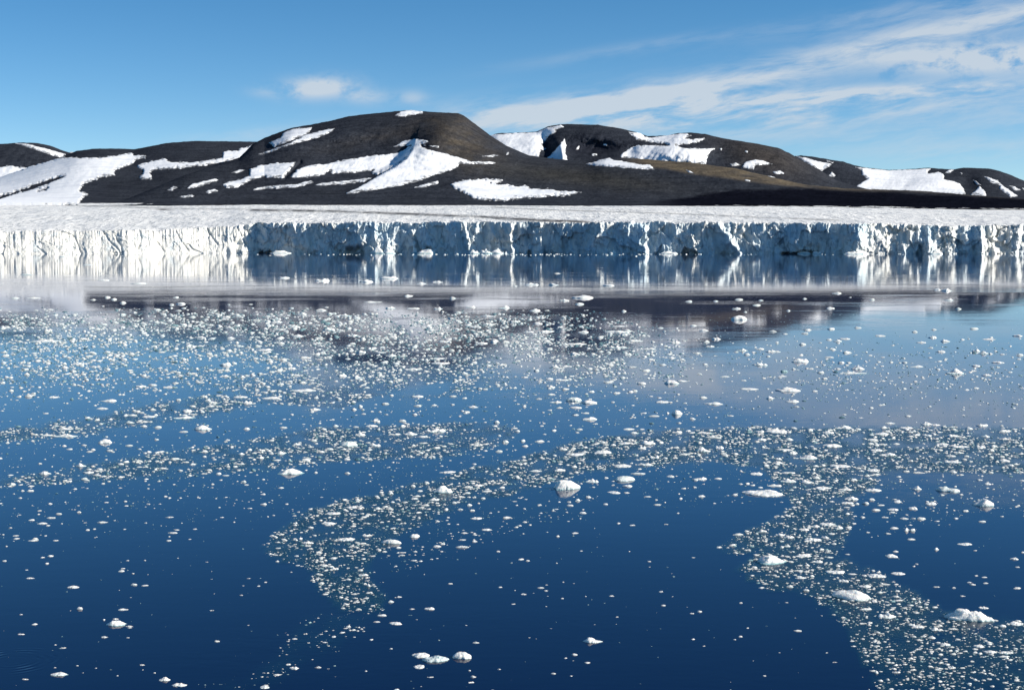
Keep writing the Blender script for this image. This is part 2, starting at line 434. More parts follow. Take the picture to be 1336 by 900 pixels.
# main dark mountain and the plain that runs off to the right
LOBE = [(541, 186), (538, 196), (530, 208), (515, 219), (500, 227), (480, 238), (455, 251)]
def rel3(x, y):
    d, sd_ = line_dist(x, y, LOBE)
    sgn = d * sd_
    bowl = 170 * smooth(sgn, -2, 7) * np.exp(-np.maximum(sgn, 0) / 70.0) * np.exp(-((y - 215) / 26.0) ** 2) * smooth(x, 380, 440)
    bump = -60 * np.exp(-(np.minimum(sgn, 0) / 22.0) ** 2) * (sgn < 0) * np.exp(-((y - 215) / 26.0) ** 2)
    gully = 45 * np.exp(-(line_dist(x, y, [(392, 212), (372, 232)])[0] / 2.2) ** 2)
    nose = -260 * blob2(x, y, 575, 168, 28, 40, -35) + 120 * blob2(x, y, 452, 192, 70, 14, 8)
    hollow = 80 * blob2(x, y, 345, 192, 18, 8, 20) - 70 * blob2(x, y, 372, 182, 30, 7, 20)
    flut = 4 * np.sin((x + (y - 215) * 0.9) / 1.15 + 4 * fbm(x / 14, y / 9, 4, 3)) * np.clip(.5 + fbm(x / 9, y / 20, 6, 3), 0, 1) * blob2(x, y, 455, 216, 60, 11)
    plain = 14 * fbm(x / 14, y / 3.0, 61, 4)
    return bowl + bump + gully + nose + hollow + flut + plain
def col3(x, y, c):
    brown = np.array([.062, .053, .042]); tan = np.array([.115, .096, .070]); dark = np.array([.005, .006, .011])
    k = np.clip(.85 * blob2(x, y, 600, 185, 52, 30, -30) + .35 * blob2(x, y, 500, 178, 90, 10, 12), 0, 1) * np.clip(.75 + .6 * fbm(x / 12, y / 6, 7, 4), 0, 1)
    c = c * (1 - k[..., None]) + brown * k[..., None]
    k = np.clip(.55 * blob2(x, y, 760, 232, 120, 12, -6), 0, 1)
    c = c * (1 - k[..., None]) + np.array([.048, .046, .038]) * k[..., None]
    line = np.interp(x, [840, 870, 900, 950, 1000, 1040, 1100, 1200, 1336], [218, 221, 227, 233, 240, 244, 250, 252, 262])
    k = smooth(line - y, -2.5, 3.5) * smooth(x, 800, 850) * np.clip(.8 + .5 * fbm(x / 18, y / 5, 8, 4), 0, 1)
    k = k * np.interp(x, [840, 1000, 1100, 1180], [1, 1, .75, .3])
    c = c * (1 - k[..., None]) + tan * k[..., None]
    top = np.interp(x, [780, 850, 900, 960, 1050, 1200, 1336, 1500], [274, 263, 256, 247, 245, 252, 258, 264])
    k = smooth(y + 2 * fbm(x / 16, y / 4, 15, 3), top - 2, top + 4) * smooth(x, 800, 900)  # dark moraine, the cloud shadow on it painted into the rock colour
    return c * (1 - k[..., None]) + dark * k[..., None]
mountain('mountain', 'big dark flat-topped mountain with a white snow lobe on its face',
    [(90, 269), (120, 267), (160, 262), (200, 246), (240, 229), (280, 216), (312, 206), (330, 188), (345, 180), (380, 167), (405, 163), (430, 158), (455, 152), (470, 150), (500, 147), (530, 144), (560, 146), (598, 148), (605, 151),
     (620, 162), (640, 177), (660, 190), (690, 203), (730, 208), (765, 211), (790, 206), (830, 207), (870, 210), (900, 212), (960, 220), (1010, 232), (1050, 241), (1100, 246), (1200, 249), (1260, 254), (1336, 260), (1500, 266)],
    [(90, 268.5), (140, 268), (300, 266), (600, 267), (800, 268), (1000, 269), (1336, 274), (1500, 275)],
    [(90, 2030), (1500, 2030)],
    [(90, 2120), (150, 2350), (200, 2700), (240, 3000), (300, 3600), (345, 4200), (540, 4500), (600, 4400), (690, 3900), (870, 3500), (1000, 3100), (1336, 2700), (1500, 2600)],
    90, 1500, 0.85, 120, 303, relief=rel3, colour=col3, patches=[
        simple([(351, 187), (365, 180), (372, 172), (385, 168), (407, 166.5), (403, 173), (398, 177), (385, 181), (368, 188), (358, 192)], .8),
        simple([(337, 201), (350, 197), (375, 188), (400, 176), (425, 169), (436, 168), (433, 172), (415, 180), (395, 185), (370, 192), (355, 198), (345, 201)], .8),
        simple([(218, 248), (226, 243), (231, 245), (224, 248.5)], .5),
        simple([(244, 246), (250, 240), (265, 237), (280, 234), (287, 235), (275, 239), (262, 243), (247, 246)], .8),
        simple([(290, 240), (300, 237), (315, 234), (325, 229), (326, 221), (340, 216), (360, 213), (386, 212), (380, 220), (370, 232), (355, 232), (345, 231), (330, 234), (318, 240), (310, 245), (295, 245)], 1.0),
        simple([(301, 226), (312, 221.5), (320, 221.5), (310, 226)], .5),
        simple([(377, 232), (388, 222), (400, 217), (425, 214), (450, 209), (480, 204), (505, 201), (515, 200), (525, 197), (533, 192), (539, 190), (538, 197), (533, 205), (520, 215), (505, 223), (492, 228), (484, 226), (488, 222),
                (470, 225), (450, 226), (435, 227), (430, 223), (420, 229), (400, 232)], 1.2, .5),
        simple([(514, 191.5), (525, 185), (540, 181), (556, 183), (560, 186), (548, 188), (550, 192), (565, 197), (580, 200), (600, 206), (615, 211), (640, 211), (646, 213), (625, 214.5), (600, 213.5), (596, 219), (580, 225), (560, 231),
                (545, 237), (530, 240), (520, 243), (500, 246), (490, 248), (475, 250), (460, 252), (451, 252.5), (465, 246), (485, 235), (500, 225), (515, 217), (530, 206), (537, 196), (536, 190), (525, 191)], .8),
        simple([(328, 248), (345, 243), (370, 242), (390, 240), (405, 236), (409, 238), (395, 243), (370, 245.5), (345, 247.5)], 1.0, .3),
        simple([(408, 241.5), (430, 237.5), (455, 235.5), (487, 231.5), (475, 237), (450, 240.5), (420, 242.5)], .8, .3),
        simple([(266, 250), (280, 247), (286, 249), (272, 252.5)], .6), simple([(234, 257), (250, 254), (254, 256), (240, 258.5)], .6),
        simple([(588, 241), (600, 236), (630, 234), (655, 235), (652, 238), (640, 240), (660, 242), (690, 244), (691, 247), (715, 247), (730, 250), (758, 251), (740, 255), (710, 257), (690, 257), (660, 262), (640, 261), (620, 259), (605, 252), (595, 247)], 1.2, 1.8),
        simple([(514, 151.5), (522, 146), (535, 143.5), (551, 145.5), (552, 148), (540, 150), (530, 152), (520, 152.5)], .6),
        simple([(538, 246), (555, 240), (571, 236.5), (570, 240), (555, 244.5)], 1.0, .9),
        simple([(629, 204), (645, 202), (653, 203), (640, 205)], .4), simple([(661, 199.5), (664, 198.5), (664, 202), (660.5, 202.5)], .2),
        simple([(764, 214.5), (780, 210), (795, 205.5), (800, 209), (815, 211), (835, 215), (848, 215), (854, 221.5), (840, 221), (815, 219.5), (790, 217.5), (775, 216.5)], .7),
        simple([(895, 222), (900, 223), (905, 226.5), (899, 225.5)], .3), simple([(972, 234), (979, 235.5), (978, 237), (972, 236)], .3),
        simple([(548, 189), (572, 191), (573, 193), (570, 193)], .3),
    ])

# mountains on the right
def rel4(x, y):
    return 150 * blob2(x, y, 775, 195, 45, 13, -3) + 120 * blob2(x, y, 712, 188, 9, 16, 20) - 110 * blob2(x, y, 733, 198, 6, 12, 15) + 70 * blob2(x, y, 822, 198, 12, 8, 40) - 90 * blob2(x, y, 880, 200, 40, 12) + 60 * blob2(x, y, 940, 200, 25, 14)
def col4(x, y, c):
    k = np.clip(blob2(x, y, 1000, 205, 60, 22, -20) * .6, 0, 1)[..., None]
    c = c * (1 - k) + np.array([.055, .047, .040]) * k
    k = np.clip(blob2(x, y, 770, 193, 55, 15) * .75, 0, 1)[..., None]  # left face of the mountain: its shade is painted into the rock colour
    return c * (1 - k) + np.array([.012, .014, .022]) * k
mountain('mountain', 'dark rounded mountain with snowfields on both flanks, right of the flat-topped one',
    [(560, 215), (620, 190), (640, 177), (650, 174), (670, 173.5), (700, 172), (715, 165), (730, 162.5), (745, 162), (780, 163), (810, 168), (830, 172.5), (845, 178), (870, 177), (885, 174), (900, 173), (920, 175), (945, 181), (990, 188), (1015, 193),
     (1030, 200), (1045, 209), (1070, 222), (1090, 235), (1120, 244), (1180, 258)],
    [(560, 246), (1180, 262)], [(560, 4600), (1180, 4300)], [(560, 6000), (1180, 5200)], 570, 1180, 0.9, 80, 404, relief=rel4, colour=col4, patches=[
        simple([(630, 180), (642, 176), (650, 175.2), (700, 172.5), (713, 167), (732, 163.5), (736, 166), (725, 169.5), (726, 173), (715, 178), (712, 184), (707, 190), (712, 194), (705, 197), (703, 206), (690, 208), (655, 196), (630, 188)], .8),
        simple([(737, 179), (739, 190), (737.5, 200), (740, 208), (744, 213), (725, 210), (711, 208), (720, 201), (729, 190)], .8),
        simple([(820, 172.5), (835, 174), (841, 178), (850, 180), (880, 175.5), (895, 174), (902, 177), (893, 181), (905, 182), (918, 180), (922, 182), (910, 186), (895, 189), (882, 190), (890, 193), (910, 194), (933, 194), (925, 200), (922, 209),
                (922, 214), (890, 213), (860, 212), (830, 209), (810, 206), (809, 203), (818, 196), (830, 190), (845, 190), (872, 190), (866, 188), (850, 186), (832, 183), (826, 178)], .9),
        simple([(967, 219), (972, 212), (985, 208.5), (995, 210), (1008, 214), (1000, 215), (985, 216), (984, 221), (975, 220)], .7),
        simple([(952, 214), (960, 212.5), (967, 216), (955, 217)], .7), simple([(1007, 224), (1018, 223), (1025, 227), (1012, 227)], .5), simple([(1002, 229.5), (1012, 231.5), (1010, 233), (1002, 231)], .3),
        simple([(939, 194), (942, 193.5), (942, 197), (939, 196.5)], .2), simple([(972, 196), (976, 197), (975, 199.5), (972, 198)], .2), simple([(752, 193), (756, 190), (755, 195), (751, 196)], .2),
        simple([(772, 201), (779, 200.5), (779, 203), (773, 203)], .3), simple([(1026, 236.5), (1031, 236.5), (1031, 238.5), (1026, 238.5)], .2), simple([(787, 188), (792, 188), (792, 190.5), (787, 190)], .2),
    ])
def rel5(x, y):
    return 90 * blob2(x, y, 1085, 232, 40, 16, -25) + 160 * blob2(x, y, 1262, 238, 16, 14, -40) - 140 * blob2(x, y, 1225, 236, 40, 7, 8) + 60 * blob2(x, y, 1175, 226, 60, 5) + 90 * blob2(x, y, 1072, 220, 8, 5, 40)
mountain('mountain', 'low far mountains with a wide snow saddle at the right edge',
    [(960, 225), (1010, 210), (1035, 204), (1045, 203), (1060, 204.5), (1080, 208), (1100, 211), (1115, 216), (1130, 219), (1160, 222), (1185, 221), (1212, 219), (1235, 221), (1245, 221), (1258, 219), (1290, 220), (1305, 223.5), (1320, 229), (1336, 236), (1380, 250), (1500, 264)],
    [(960, 262), (1500, 270)], [(960, 4900), (1500, 4500)], [(960, 7000), (1500, 6600)], 960, 1500, 0.95, 65, 505, relief=rel5, patches=[
        simple([(1038, 203.5), (1050, 206), (1066, 210), (1086, 214), (1080, 219), (1072, 223.5), (1060, 218), (1050, 212)], .5), simple([(1081, 230), (1085, 223.5), (1090, 229), (1088, 231)], .4),
        simple([(1078, 209), (1088, 212), (1086, 213), (1079, 211)], .3),
        simple([(1116, 218.5), (1130, 219.6), (1160, 222.5), (1195, 221), (1216, 219.5), (1211, 223), (1210, 227), (1225, 224.5), (1231, 227), (1232, 234), (1245, 237), (1252, 240), (1257, 246), (1260, 254), (1220, 254), (1190, 252), (1160, 251), (1110, 248), (1120, 241), (1132, 234), (1125, 229), (1124, 222)], .7),
        simple([(1231, 226), (1238, 222), (1245, 221.5), (1239, 226)], .4),
        simple([(1265, 255), (1278, 243), (1285, 250), (1287, 256)], .6), simple([(1269, 235), (1273, 236), (1280, 242), (1275, 241)], .3), simple([(1252, 225), (1256, 226), (1255, 228)], .2),
        simple([(1284, 230.5), (1293, 232.5), (1302, 236), (1308, 242), (1328, 256), (1318, 258), (1310, 251), (1303, 246), (1305, 242), (1292, 238)], .6), simple([(1316, 242), (1324, 244), (1331, 248), (1324, 248.5)], .4),
        simple([(1333, 245), (1345, 250), (1340, 251)], .4),
    ])

# ------------------------------------------------------------------ glacier: calving front and surface behind it
gx = np.arange(-150, 1487, 0.66)
pytop = cv([(-170, 303), (0, 302), (100, 302), (200, 300), (300, 296), (340, 291), (500, 290), (700, 290), (900, 290), (1100, 292), (1336, 294), (1500, 295)])(gx)
NR = 46
vv = np.linspace(0, 1, NR)
GX, VV = np.meshgrid(gx, vv)
y0 = cv([(-170, 1330), (0, 1362), (170, 1392), (335, 1445), (345, 1443), (480, 1430), (640, 1414), (900, 1388), (1120, 1368), (1200, 1378), (1336, 1395), (1500, 1400)])(GX)
tow = np.zeros_like(GX)                      # metres towards the sea
lean = cv([(-170, 26), (285, 24), (335, 12), (350, 3), (1120, 2.5), (1180, 7), (1336, 8), (1500, 8)])(GX)
def flute(cb, ct, wd, dep, v0=0.0, v1=1.0, left=3.5):
    """a buttress whose right-hand flank, wd pixels wide, turns to the sun; cb / ct its column at foot and top"""
    global tow
    jit = 0.35 * wd * fbm(VV * 5, GX * 0, int(cb * 7) % 991, 3)
    t = (GX - (cb + (ct - cb) * VV) - jit) / wd
    prof = np.where(t < 0, np.clip(1 + t / left, 0, 1) ** 1.5, np.clip(1 - t, 0, 1))
    tow += dep * prof * smooth(VV, v0 - .08, v0 + .08) * (1 - smooth(VV, v1 - .08, v1 + .08) * (v1 < 1))
for a in [(668, 665, 7, 8), (842, 840, 7, 7.5), (817, 819, 5, 4), (705, 706, 2.5, 2.5), (722, 722, 2, 2), (968, 936, 9, 8), (1092, 1076, 6, 7), (1062, 1052, 5, 5, .35, 1), (1116, 1122, 14, 9, .05, 1), (981, 982, 3, 3, .25, .55),
          (933, 920, 4, 4), (906, 902, 4, 4, 0, .7), (613, 605, 4, 4, .3, 1), (597, 592, 3.5, 3.5, .2, .9), (470, 478, 9, 6, .3, 1), (486, 490, 5, 4, .4, 1), (540, 538, 6, 5, .25, .8), (452, 452, 5, 3, .6, 1), (762, 760, 4, 2, .4, 1),
          (1205, 1198, 8, 6, .4, 1), (1216, 1212, 6, 6, 0, .6), (1240, 1236, 12, 8), (1262, 1256, 9, 7), (1281, 1278, 8, 7), (1300, 1288, 10, 9), (1180, 1190, 5, 4), (1326, 1330, 12, 6), (1228, 1222, 6, 5, .3, 1), (1345, 1338, 10, 7)]:
    flute(*a)
rr = random.Random(11)
for _ in range(90):
    c = rr.uniform(345, 1500); wd = rr.uniform(1.0, 3.6); v0 = rr.choice([0, .2, .45, .6, .7, .8]); v1 = 1.0 if rr.random() < .5 else min(1, v0 + rr.uniform(.15, .35))
    flute(c + rr.uniform(-7, 7), c, wd, rr.uniform(.8, 2.4), v0, v1, 5.0)
def plates(cw, ch, amp, tilt, seed):
    """broken ice faces: every cell of an uneven mosaic gets its own tilt and depth"""
    u = GX / cw + .25 * fbm(GX / cw * 1.7, VV * 31 / ch * 1.7, seed, 3); v = VV * 31 / ch + .25 * fbm(GX / cw * 1.7 + 50, VV * 31 / ch * 1.7, seed + 1, 3)
    iu, iv = np.floor(u), np.floor(v); best = np.full(u.shape, 1e9); out = np.zeros(u.shape)
    for a in (-1, 0, 1):
        for b in (-1, 0, 1):
            qx, qy = iu + a, iv + b
            cx = qx + .5 + .48 * hash2(qx, qy, seed + 2); cy = qy + .5 + .48 * hash2(qx, qy, seed + 3)
            d = (u - cx) ** 2 + (v - cy) ** 2
            val = amp * hash2(qx, qy, seed + 4) + tilt * hash2(qx, qy, seed + 5) * (u - cx) * cw * .75 + .5 * tilt * hash2(qx, qy, seed + 6) * (v - cy) * ch
            out = np.where(d < best, val, out); best = np.minimum(best, d)
    return out
for _ in range(14):
    c = rr.uniform(-170, 345); wd = rr.uniform(3, 12); flute(c + rr.uniform(-4, 26), c, wd, rr.uniform(.5, 1.5), rr.choice([0, 0, .3, .5]), 1.0, 2.0)
for _ in range(28):
    c = rr.uniform(1180, 1500); wd = rr.uniform(2, 6); flute(c + rr.uniform(-4, 6), c, wd, rr.uniform(1.5, 4), rr.choice([0, 0, .3, .5]), rr.choice([1.0, .6, 1.0]), 2.0)
lft = 1 - smooth(GX, 300, 350)
tow *= 1 - .45 * lft
tow += 2.0 * fbm(GX / 14, VV * 2.4, 5, 4) + (1.4 - 1.15 * lft) * ridged(GX / 7 + VV * 0.6, VV * 1.9, 12, 4) + (.8 - .5 * lft) * fbm(GX / 2.2, VV * 8, 14, 3)
# slanting cracks down the sunlit left part
for pts in [[(78, 1), (98, .8), (103, .35), (108, 0)], [(134, 1), (143, .6), (155, .25), (158, 0)], [(150, .8), (158, .4), (160, 0)], [(18, .9), (18, .4)], [(230, .9), (238, .5), (246, .2)], [(270, 1), (276, .7), (284, .4)], [(205, .6), (214, .2)], [(182, 1), (185, .7), (180, .3)], [(310, .95), (318, .5), (326, .2)], [(300, .6), (305, .3)], [(-60, .9), (-52, .1)], [(48, .4), (60, .1)]]:
    dd_, _s = line_dist(GX, VV * 31, [(a, b * 31) for a, b in pts])
    tow -= 1.9 * np.exp(-(dd_ / 1.1) ** 2)
tow += 7 * fbm(GX / 60, GX * 0, 19, 3)
rightz = smooth(GX, 300, 350)
tow += 7 * np.exp(-((GX - 325) / 32) ** 2) * fbm(GX / 11, VV * 2.6, 88, 4)
tow += (.25 + .75 * rightz) * (plates(34, 22, 2.6, .22, 471) + plates(15, 12, 1.6, .30, 401) + plates(6.5, 5.5, .55, .38, 431))
tow += 2.0 * smooth(GX, 340, 380) * (ridged(GX / 30, VV * .8 + GX / 90, 27, 3))
# rubble fans at the foot, waterline notch, caves
for cx, hw, hv, dp in [(498, 16, .42, 7), (548, 16, .28, 7), (640, 26, .28, 8), (590, 14, .2, 5), (795, 12, .22, 5), (835, 14, .18, 5), (1075, 18, .18, 6), (1120, 18, .18, 6), (1215, 18, .4, 6), (1250, 25, .35, 6), (1310, 20, .3, 6), (365, 10, .1, 5), (420, 8, .1, 3)]:
    k = np.clip(1 - ((GX - cx) / hw) ** 2, 0, 1) * np.clip(1 - VV / hv, 0, 1)
    tow += dp * k * (0.6 + 0.8 * np.abs(vnoise(GX / 2.2, VV * 14, int(cx))))
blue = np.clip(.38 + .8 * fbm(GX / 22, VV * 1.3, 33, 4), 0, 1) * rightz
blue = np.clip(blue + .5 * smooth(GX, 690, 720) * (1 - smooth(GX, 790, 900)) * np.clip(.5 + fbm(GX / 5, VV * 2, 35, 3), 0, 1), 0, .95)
dirt_and_shade = .45 * smooth(GX, 672, 690) * (1 - smooth(GX, 745, 790)) * np.clip(.25 + 1.2 * fbm(GX / 9, VV * 1.6, 36, 4), 0, 1)  # darker blotches along one stretch of the face
for cx, hw, hv, dp in [(462, 14, .42, 14), (555, 16, .3, 12), (900, 13, .4, 15), (1026, 26, .17, 16), (690, 6, .25, 8), (1200, 5, .5, 8), (345, 14, .18, 12), (1052, 22, .25, 10)]:
    e = ((GX - cx) / hw) ** 2 + (VV / hv) ** 2
    e = e + .9 * fbm(GX / 9, VV * 4, int(cx) + 3, 4) + .25
    k = smooth(1 - e, 0.0, 0.6) * .7
    tow -= dp * k; dirt_and_shade = np.maximum(dirt_and_shade, .35 * k * np.clip(.6 + fbm(GX / 3, VV * 8, 77, 3), 0, 1))  # caves: their inner shade is also painted on as dark colour
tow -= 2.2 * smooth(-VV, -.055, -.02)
dirt_and_shade = np.maximum(dirt_and_shade, .75 * smooth(-VV, -.06, -.03) * (0.35 + .65 * rightz))  # dirty base line, with the undercut's shade painted in as well
dirt_and_shade = np.maximum(dirt_and_shade, .55 * smooth(ridged(GX / 11 + 3 * fbm(GX / 9, VV * 3, 3, 2), VV * 0.5 + GX / 60, 51, 2), .80, .93) * (0.4 + .6 * rightz))  # thin darker veins across the face
YY = y0 + lean * VV ** 1.1 - tow
xt, yt, zt = at_depth(gx, pytop, YY[-1])
zt = zt + 1.5 * fbm(gx / 9, gx * 0, 8, 5, .6) + .6 * vnoise(gx / 1.3, gx * 0, 81) - 2.2 * np.maximum(0, fbm(gx / 26, gx * 0, 83, 2) - .1)
ZZ = -3 + (zt[None, :] + 3) * VV
a_, b_, _ = ray(GX, 331.0)
XX = a_ / b_ * YY
CV = np.stack([XX, YY, ZZ], -1)
# surface
NS = 95
ss = np.linspace(0, 1, NS) ** 1.25
GX2, SS = np.meshgrid(gx[::2], ss)
yend = 2140.0
yf = YY[-1][::2][None, :]; zf = ZZ[-1][::2][None, :]
kg = np.hanning(121); kg /= kg.sum()
sm = lambda q: np.convolve(np.pad(q, 60, mode='edge'), kg, 'valid')
ysm = sm(YY[-1])[::2][None, :]; zsm = sm(ZZ[-1])[::2][None, :]
Y2 = ysm + (yend - ysm) * SS
fd = np.exp(-(Y2 - ysm) / 9.0)
Y2 = Y2 + (yf - ysm) * fd
py_end = cv([(-170, 266), (0, 265.5), (300, 265), (600, 266), (1000, 267.5), (1336, 272.5), (1500, 274)])(GX2)
_, _, z2e = at_depth(GX2, py_end, yend)
Z2 = zsm + (zf - zsm) * fd + (z2e - zsm) * SS ** 0.92
am = smooth(SS, 0, .01) * (1 - .55 * smooth(SS, .2, .8))
X2 = ray(GX2, 331.0)[0] / ray(GX2, 331.0)[1] * Y2
rug = .8 * fbm(X2 / 12, Y2 / 30, 91, 4) + .8 * np.maximum(0, ridged(X2 / 18, Y2 / 30, 95, 3)) + 1.0 * fbm(X2 / 120, Y2 / 70, 96, 3)
lip = np.exp(-((Y2 - yf) / 45.0) ** 2) * smooth(SS, 0, .01) * (-.9 * np.maximum(0, ridged(X2 / 11, Y2 / 9, 97, 3)))
Z2 = Z2 + am * rug + lip
P2x, P2y = project(X2, Y2, Z2)
d2 = np.zeros_like(X2)
def moraine(pts, th, amp):
    global d2, Z2
    q = np.abs(P2y - np.interp(P2x, [p[0] for p in pts], [p[1] for p in pts])) / th
    ins = smooth(P2x, pts[0][0] - 4, pts[0][0] + 8) * (1 - smooth(P2x, pts[-1][0] - 20, pts[-1][0]))
    k = np.exp(-q ** 2) * ins * np.clip(.85 + .6 * fbm(P2x / 9, P2y / 2, 5, 3), 0, 1)
    d2 = np.maximum(d2, k * amp)
moraine([(322, 274), (430, 275.5), (540, 279.5), (640, 283.5), (700, 287), (775, 290)], 1.6, 1.0)
moraine([(640, 285), (700, 288.5), (790, 290.5)], 1.0, .95)
moraine([(203, 273), (216, 273.6), (232, 274.5)], 1.1, .95)
moraine([(-170, 262), (0, 265.8), (80, 268), (200, 271.5), (260, 272.5), (330, 273)], .8, .6)
moraine([(640, 270.5), (720, 274), (870, 278.5), (1000, 284), (1110, 288)], .8, .6)
moraine([(640, 269), (720, 270.5), (860, 276)], .4, .35)
G2 = np.stack([X2, Y2, Z2], -1)
G2 = np.concatenate([CV[-1:, ::2], G2[1:]], 0)
glacier = mesh_np('glacier', G2.reshape(-1, 3), [grid_faces(*G2.shape[:2])], M_GLAC, attrs={'dirt_and_shade': d2.ravel()})
tag(glacier, 'wide white glacier ending in a calving ice cliff across the bay', 'glacier', kind='structure')
cliff = mesh_np('ice_cliff', CV.reshape(-1, 3), [grid_faces(*CV.shape[:2])], M_CLIFF, parent=glacier, attrs={'dirt_and_shade': dirt_and_shade.ravel(), 'blue': blue.ravel()})

# ------------------------------------------------------------------ brash bands (on the water plane, read off the photograph)
BANDS = [  # polygon, density
    ([(0, 404), (110, 402), (330, 400), (560, 408), (700, 405), (790, 408), (900, 432), (800, 470), (640, 495), (500, 515), (330, 520), (200, 500), (0, 510)], .78, 14),
    ([(-190, 500), (120, 488), (330, 470), (480, 455), (640, 440), (640, 470), (480, 500), (250, 515), (-190, 525)], .42, 10),
    ([(-190, 566), (0, 557), (100, 544), (220, 520), (334, 507), (450, 492), (540, 500), (450, 535), (334, 530), (250, 552), (130, 568), (0, 580), (-190, 586)], .75, 5),
    ([(-190, 634), (0, 624), (80, 608), (200, 589), (300, 577), (400, 560), (500, 553), (620, 550), (690, 560), (640, 590), (560, 600), (440, 604), (334, 616), (200, 628), (60, 632), (-190, 655)], .80, 4),
    ([(1540, 556), (1000, 556), (850, 560), (760, 573), (700, 590), (640, 604), (580, 619), (500, 640), (440, 652), (390, 670), (360, 690), (332, 716), (365, 729), (400, 745), (412, 770), (440, 796), (500, 800), (505, 780), (480, 755), (490, 730), (520, 700),
      (560, 680), (640, 655), (690, 640), (750, 622), (830, 612), (930, 604), (1010, 612), (1100, 624), (1200, 618), (1540, 622)], 1.0, 3),
    ([(470, 640), (700, 620), (800, 640), (760, 690), (640, 710), (520, 760), (470, 720)], .22, 25),
    ([(440, 790), (400, 800), (360, 850), (325, 882), (250, 893), (300, 905), (360, 895), (400, 868), (440, 850), (500, 810)], .30, 10),
    ([(985, 600), (1020, 640), (1035, 660), (1000, 678), (936, 712), (950, 724), (990, 722), (962, 742), (975, 757), (1012, 770), (1052, 776), (1085, 797), (1100, 820), (1114, 850), (1138, 880), (1150, 912), (1540, 912), (1540, 830), (1240, 800), (1190, 772), (1140, 742),
      (1092, 722), (1112, 692), (1118, 660), (1150, 620), (1100, 600)], .95, 3),
    ([(1110, 600), (1540, 600), (1540, 650), (1250, 690), (1130, 700)], .22, 20),
    ([(1000, 470), (1540, 470), (1540, 520), (1150, 520), (960, 500)], .30, 12),
    ([(660, 430), (900, 440), (900, 500), (700, 510), (560, 520)], .58, 12),
    ([(640, 490), (760, 500), (780, 545), (680, 545)], .15, 10),
    ([(-190, 430), (1540, 440), (1540, 640), (-190, 700)], .11, 20),
    ([(-190, 640), (300, 630), (260, 700), (-190, 740)], .10, 20),
    ([(-190, 600), (1540, 600), (1540, 905), (-190, 905)], .012, 10),
]
def band_density(px, py, soft=1.0):
    d = np.zeros(np.shape(px))
    jx = 12 * fbm(px / 24, py / 9, 201, 5, .65); jy = 5 * fbm(px / 20, py / 8, 202, 5, .65)
    for poly, den, sf in BANDS:
        q = sdf(px + jx, py + jy, poly)
        d = np.maximum(d, den * smooth(q, -sf * .3 * soft, sf * soft))
    return d

# ------------------------------------------------------------------ sea
yr = np.concatenate([[-3000, -400, -60, 0, 20], np.geomspace(36, 1460, 260), [1700, 3000, 9000, 30000]])
un = np.concatenate([np.linspace(-6, -.5, 12), np.linspace(-.42, .42, 340), np.linspace(.5, 6, 12)])
UU, YR = np.meshgrid(un, yr)
XR = UU * (np.abs(YR) + 25)
pxw, pyw = project(XR, np.maximum(YR, 30), 0 * XR)
bd = band_density(np.clip(pxw, -200, 1536), np.clip(pyw, 320, 920), 1.6)
near = smooth(pyw, 470, 540)
bd = np.clip(bd, 0, 1) * (0.15 + 1.1 * near) * np.clip(.85 + .9 * fbm(pxw / 26, pyw / 7, 301, 4), 0.25, 1)
bd = np.where((pxw < -185) | (pxw > 1530) | (YR < 30), .05, bd)
sea = mesh_np('sea', np.stack([XR, YR, 0 * XR], -1).reshape(-1, 3), [grid_faces(*XR.shape)], M_WATER, attrs={'brash': bd.ravel(), 'far_sheen': smooth(YR, 42, 115).ravel()})
tag(sea, 'calm dark blue fjord water mirroring the glacier and mountains', 'water', kind='structure')

